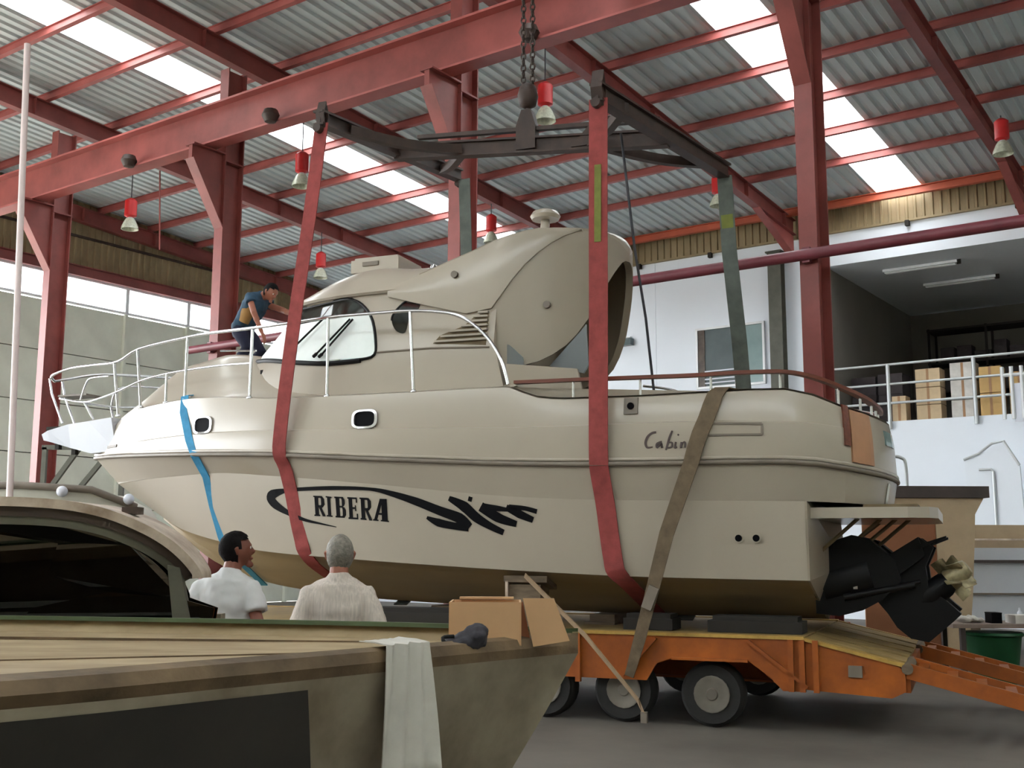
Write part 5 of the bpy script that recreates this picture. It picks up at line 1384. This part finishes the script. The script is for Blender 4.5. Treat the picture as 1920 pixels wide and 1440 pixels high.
# cardboard box on the mould
b = thing('cardboard_box', 'open cardboard box with raised flaps on the pointed end of the foreground mould', 'box', 'W', (-.1, 4.46, 1.25))
wl_, wr_, y0, y1, z0, z1 = -.235, .035, 4.38, 4.64, 1.252, 1.43
part('box_side', MB().box(((wl_ + wr_) / 2, y0, (z0 + z1) / 2), (wr_ - wl_, .008, z1 - z0)), M['cardboard'], b)
part('box_side', MB().box(((wl_ + wr_) / 2, y1, (z0 + z1) / 2), (wr_ - wl_, .008, z1 - z0)), M['cardboard'], b)
part('box_side', MB().box((wl_, (y0 + y1) / 2, (z0 + z1) / 2), (.008, y1 - y0, z1 - z0)), M['cardboard'], b)
part('box_side', MB().box((wr_, (y0 + y1) / 2, (z0 + z1) / 2), (.008, y1 - y0, z1 - z0)), M['cardboard'], b)
part('box_floor', MB().box(((wl_ + wr_) / 2, (y0 + y1) / 2, z0 + .004), (wr_ - wl_, y1 - y0, .008)), M['cardboard'], b)
part('box_flap', MB().prism([(.085, 1.262), (.225, 1.285), (.165, 1.445), (.045, 1.445)], lambda a, c: (a, 4.40, c), lambda a, c: (a, 4.408, c)), M['cardboard'], b, label='leaning flap at the right of the box')
part('inner_side', MB().prism([(.036, 1.255), (.08, 1.258), (.045, 1.43), (.036, 1.43)], lambda a, c: (a, 4.44, c), lambda a, c: (a, 4.448, c)), M['plywood'], b, label='brown inner side of the box in shade')  # cardboard inside in a darker brown that carries its shade
part('box_flap', MB().box((-.1, 4.655, 1.436), (.22, .06, .008)), M['cardboard'], b)
# dark bag
mb = MB()
mb.sphere((-.17, 4.24, 1.288), (.08, .07, .04), 14, 10); mb.sphere((-.13, 4.23, 1.315), (.05, .05, .045), 12, 8); mb.sphere((-.21, 4.2, 1.28), (.05, .05, .03), 12, 8)
bag = solo('soft_bag', mb, M['bag'], 'dark crumpled soft bag in front of the cardboard box', 'bag'); OFFB = OFF[bag.name].copy()
remesh(bag, .008, 3); wrinkle(bag, .012, 22)
part('bag_strap', MB().tube(smooth_path([(-.23, 4.16, 1.28), (-.25, 4.18, 1.31), (-.21, 4.2, 1.315)], 4), .007, 6), M['black'], bag)
# white cloth over the near rim
cloth_p = []
rows = []
for i in range(15):
    f = i / 14; row = []
    base = Vector((-.435 + .13 * f, 3.862 + .145 * f, 0)); outd = Vector((.72, -.69, 0))
    for j in range(16):
        g = j / 15
        if g < .2: p = base - outd * (.12 * (1 - g / .2)) + Vector((0, 0, 1.318))
        else:
            h = (g - .2) / .8
            p = base + outd * (.028 + .03 * h + .012 * sin(f * 19 + h * 2)) + Vector(((f - .62) * .06 * h, 0, 1.312 - .42 * h))
        p.z += .008 * noise.noise(Vector((f * 6, g * 5, 1)))
        row.append(p)
    rows.append(row)
rows2 = [[p + Vector((0, .0, .004)) for p in r] for r in rows]
mb = MB(); mb.loft([r + list(reversed([p - Vector((.004, -.004, .004)) for p in r])) for r in rows])
solo('cloth', mb, M['cloth'], 'white cloth hanging over the near rim of the foreground mould', 'cloth', smooth=60)

# second boat with tinted wheelhouse at the left
k_ = .909
def CX(x): return x * k_
def CZ(z): return 1.62 + (z - 1.62) * k_
W_ = thing('tinted_cabin_boat', 'boat with brown-framed wheelhouse and black tinted windows at the left', 'boat', 'W', (-3.4, 6.6, 0))
top = [(-6.6, 1.86), (-4.5, 1.92), (-3.3, 1.935), (-2.75, 1.925), (-2.45, 1.88), (-2.2, 1.795), (-2.0, 1.70), (-1.85, 1.60), (-1.75, 1.51), (-1.735, 1.46)]
TP = [(CX(p.x), CZ(p.y)) for p in smooth_path([(a, b, 0) for a, b in top], 4)]
TP = [(x - .12 * max(0, (x + 2.3) / .72) ** 2, z) for x, z in TP]
def yspan(x):
    f = max(0, min(1, (x + 1.69) / -1.3)); return 6.02 + .24 * (1 - f) ** 2, 6.72 - .32 * (1 - f) ** 2
def band(d0, d1, inset, name, m, thick=.03):
    rings = []
    for i, (x, z) in enumerate(TP):
        tx = TP[min(i + 1, len(TP) - 1)][0] - TP[max(i - 1, 0)][0]; tz = TP[min(i + 1, len(TP) - 1)][1] - TP[max(i - 1, 0)][1]
        L = math.hypot(tx, tz); nx, nz = tz / L, -tx / L
        a, b_ = yspan(x)
        p = lambda d, y: (x + nx * d, y, z + nz * d)
        rings.append([p(d0, a + inset), p(d1, a + inset), p(d1, b_ - inset), p(d0, b_ - inset)])
    return part(name, MB().loft(rings), M[m], W_, 30)
band(.0, .05, -.03, 'roof_shell', 'cab_white')
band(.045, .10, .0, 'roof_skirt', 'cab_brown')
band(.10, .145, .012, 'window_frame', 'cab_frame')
glass_poly = [(x + .0, z - .14) for x, z in TP[:-4]]
gp = [(TP[0][0], .9)] + [(x - max(0, (x + 2.4)) * .16, z - .13) for x, z in TP[:-2]] + [(CX(-1.80), 1.31), (CX(-1.86), .9)]
for side, y in (('near', 6.04), ('far', 7.1)):
    pan = MB().prism(gp, lambda a, c: (a, yspan(a)[0] + .03 if side == 'near' else yspan(a)[1] - .03, c), lambda a, c: (a, yspan(a)[0] + .04 if side == 'near' else yspan(a)[1] - .04, c))
    part('tinted_pane', pan, M['tint'], W_)
yb = lambda a: yspan(a)[0] + .01
part('pillar', MB().prism([(CX(-2.07), 1.545), (CX(-2.0), 1.53), (CX(-1.92), 1.2), (CX(-2.02), 1.2)], lambda a, c: (a, yb(a), c), lambda a, c: (a, yb(a) + .05, c)), M['cab_frame'], W_)
part('dark_interior', MB().box((-4.1, 6.42, 1.2), (4.1, .3, 1.0)), M['mould_dark'], W_)  # near-black box put in for the unlit inside of the wheelhouse
part('lower_hull', MB().loft([[(x, y0_, .05), (x, y0_ - .1, 1.18), (x, y1_ + .1, 1.18), (x, y1_, .05)] for x, y0_, y1_ in ((-6.2, 6.2, 6.95), (-2.8, 6.2, 6.95), (-2.0, 6.3, 6.8), (-1.74, 6.45, 6.6))]), M['cab_white'], W_)
part('side_ledge', MB().box((-3.9, 5.99, 1.2), (4.5, .08, .05)), M['cab_frame'], W_)
part('roof_vent', MB().box((CX(-2.33), 6.3, CZ(1.865)), (.09, .1, .04)), M['cab_brown'], W_)
part('bow_block', MB().box((-1.72, 6.5, 1.22), (.16, .1, .1)), M['mould_side'], W_)

# ================================================================== THINGS AROUND THE YACHT
t = thing('hull_moulding', 'grey hull moulding with two white balls behind the bow of the yacht', 'boat mould', 'W', (-6.9, 19, 0))
part('shell', MB().loft([[(x, 19 + y, z) for y, z in ((-w_, 2.62 - s_), (-w_ * .9, 1.4), (-w_ * .4, .1), (w_ * .4, .1), (w_ * .9, 1.4), (w_, 2.62 - s_))] for x, w_, s_ in ((-9.6, .9, .0), (-7.9, .95, 0.0), (-6.8, .8, .05), (-6.2, .4, .3), (-5.9, .1, .6))]), M['hull_grey'], t, 40)
part('rim', MB().tube([(-9.6, 18.08, 2.64), (-7.9, 18.02, 2.66), (-6.8, 18.18, 2.6), (-6.2, 18.6, 2.34)], .06, 8), M['rub'], t, 60)
for x, y in ((-7.2, 18.0), (-6.28, 18.45)): part('fender_ball', MB().sphere((x, y, 2.56 if x < -7 else 2.46), (.09, .09, .09), 12, 8), M['hull_white'], t, 60)
t = thing('steel_trestle', 'dark crossed steel trestle behind the tip of the yacht bow', 'stand', 'W', (-7.5, 20.0, 0))
for a, b_ in (((-8.3, 2.6), (-7.7, 3.5)), ((-7.1, 3.5), (-7.75, 2.65)), ((-8.4, 3.45), (-6.9, 3.45)), ((-6.95, 3.45), (-6.95, 0)), ((-8.35, 3.45), (-8.35, 0))):
    part('strut', MB().bar((a[0], 20, a[1]), (b_[0], 20, b_[1]), .08, .08, (0, 1, 0)), M['column_grey'], t)
# right of the stern
t = thing('beige_tub_moulding', 'tall beige boat moulding with dark rim behind the stern drives', 'boat mould', 'W', (6.2, 17.2, 0))
part('shell', MB().loft([[(6.35 - a, 16.7, z), (6.35 + b_, 16.7, z), (6.35 + b_, 17.7, z), (6.35 - a, 17.7, z)] for a, b_, z in ((.5, .3, .05), (.62, .42, 1.0), (.75, .50, 1.9), (.8, .52, 2.2), (.85, .66, 2.44))]), M['tub'], t)
part('rim', MB().box((6.27, 17.2, 2.53), (1.62, 1.1, .17)), M['tub_rim'], t)
part('tube_hoop', MB().tube(smooth_path([(5.74, 17.0, 2.6), (5.75, 17.0, 3.02), (5.8, 17.0, 3.08), (5.92, 17.0, 3.06), (5.98, 17.0, 2.98), (5.99, 17.0, 2.6)], 4), .025, 8), M['galv'], t, 60)
t = thing('plywood_board', 'brown plywood board standing upright behind the stern drives', 'board', 'W', (5.4, 15.7, 0))
part('sheet', MB().box((5.42, 15.75, 1.1), (1.06, .03, 2.2)), M['plywood'], t)
part('edge_batten', MB().box((5.96, 15.74, 1.1), (.1, .06, 2.2)), M['tub'], t)
part('edge_batten', MB().box((5.42, 15.74, 2.17), (1.06, .05, .06)), M['tub'], t)
t = thing('white_hull', 'white boat hull with a dark line standing at the right picture edge', 'boat', 'W', (9.4, 18.8, 0))
part('shell', MB().loft([[(x, 18.6, z0_), (x, 18.4, z1_), (x, 20.0, z1_), (x, 19.8, z0_)] for x, z0_, z1_ in ((6.9, .5, 1.72), (8.5, .45, 1.72), (10.5, .45, 1.75), (12.0, .9, 1.85))]), M['hull_white'], t)
part('rub_strip', MB().box((9.3, 18.39, 1.5), (4.9, .06, .05)), M['tub_rim'], t)
part('spray_rail', MB().box((9.3, 18.48, .98), (4.9, .05, .03)), M['rub'], t)
for x in (7.6, 9.2, 10.8): part('stand_leg', MB().box((x, 19.2, .25), (.15, 1.0, .5)), M['timber'], t)
part('deck_moulding', MB().loft([[(x, 18.9, 1.7), (x, 18.8, 2.1), (x, 19.8, 2.1), (x, 19.7, 1.7)] for x in (7.3, 9.0, 10.6)]), M['tub'], t)
part('deck_ledge', MB().box((8.9, 18.78, 1.86), (3.4, .06, .03)), M['cab_white'], t)
t = thing('workbench', 'cluttered workbench with brown top right of the propeller', 'bench', 'W', (6.3, 14.5, 0))
part('bench_top', MB().box((6.5, 14.5, .74), (2.1, .8, .05)), M['table'], t)
for x in (5.6, 7.4):
    for y in (14.2, 14.8): part('leg', MB().box((x, y, .36), (.06, .06, .72)), M['tub_rim'], t)
for nm, x, d, m, lb, c in (('tool_box', 6.06, (.13, .2, .12), 'decal', 'small dark blue box on the workbench', 'box'), ('paper_pack', 6.42, (.3, .3, .09), 'carton_w', 'low pale pack on the right of the workbench', 'pack'),
                     ('rag_pile', 5.72, (.24, .25, .09), 'cloth', 'crumpled pale rags at the left end of the workbench', 'rags'), ('small_bottle', 6.55, (.05, .05, .18), 'hull_white', 'small white bottle behind the low pale pack', 'bottle')):
    y = 14.35 if nm != 'small_bottle' else 14.7
    if nm == 'rag_pile':
        o = solo(nm, MB().sphere((x, y, .815), (.14, .1, .045), 12, 8).sphere((x + .12, y, .805), (.1, .08, .035), 12, 8), M[m], lb, c); remesh(o, .012, 2); wrinkle(o, .02, 18)
    elif nm == 'small_bottle': solo(nm, MB().lathe([(.03, 0), (.03, .11), (.012, .14), (.012, .17)], 12, (x, y, .765)), M[m], lb, c, smooth=40)
    else: solo(nm, MB().box((x, y, .765 + d[2] / 2), d).box((x, y, .765 + d[2] + .006), (d[0] * 1.04, d[1] * 1.04, .012)), M[m], lb, c)
t = thing('green_bin', 'dark green plastic bin under the workbench', 'bin', 'W', (6.1, 14.5, 0))
part('bin_body', MB().lathe([(.02, .02), (.26, .0), (.34, .58), (.36, .6), (.33, .6), (.25, .05)], 20, (6.08, 14.45, .02)), M['green_bin'], t, 40)
part('rim', MB().lathe([(.35, .58), (.375, .6), (.35, .63)], 20, (6.08, 14.45, .02)), M['green_bin'], t, 40)
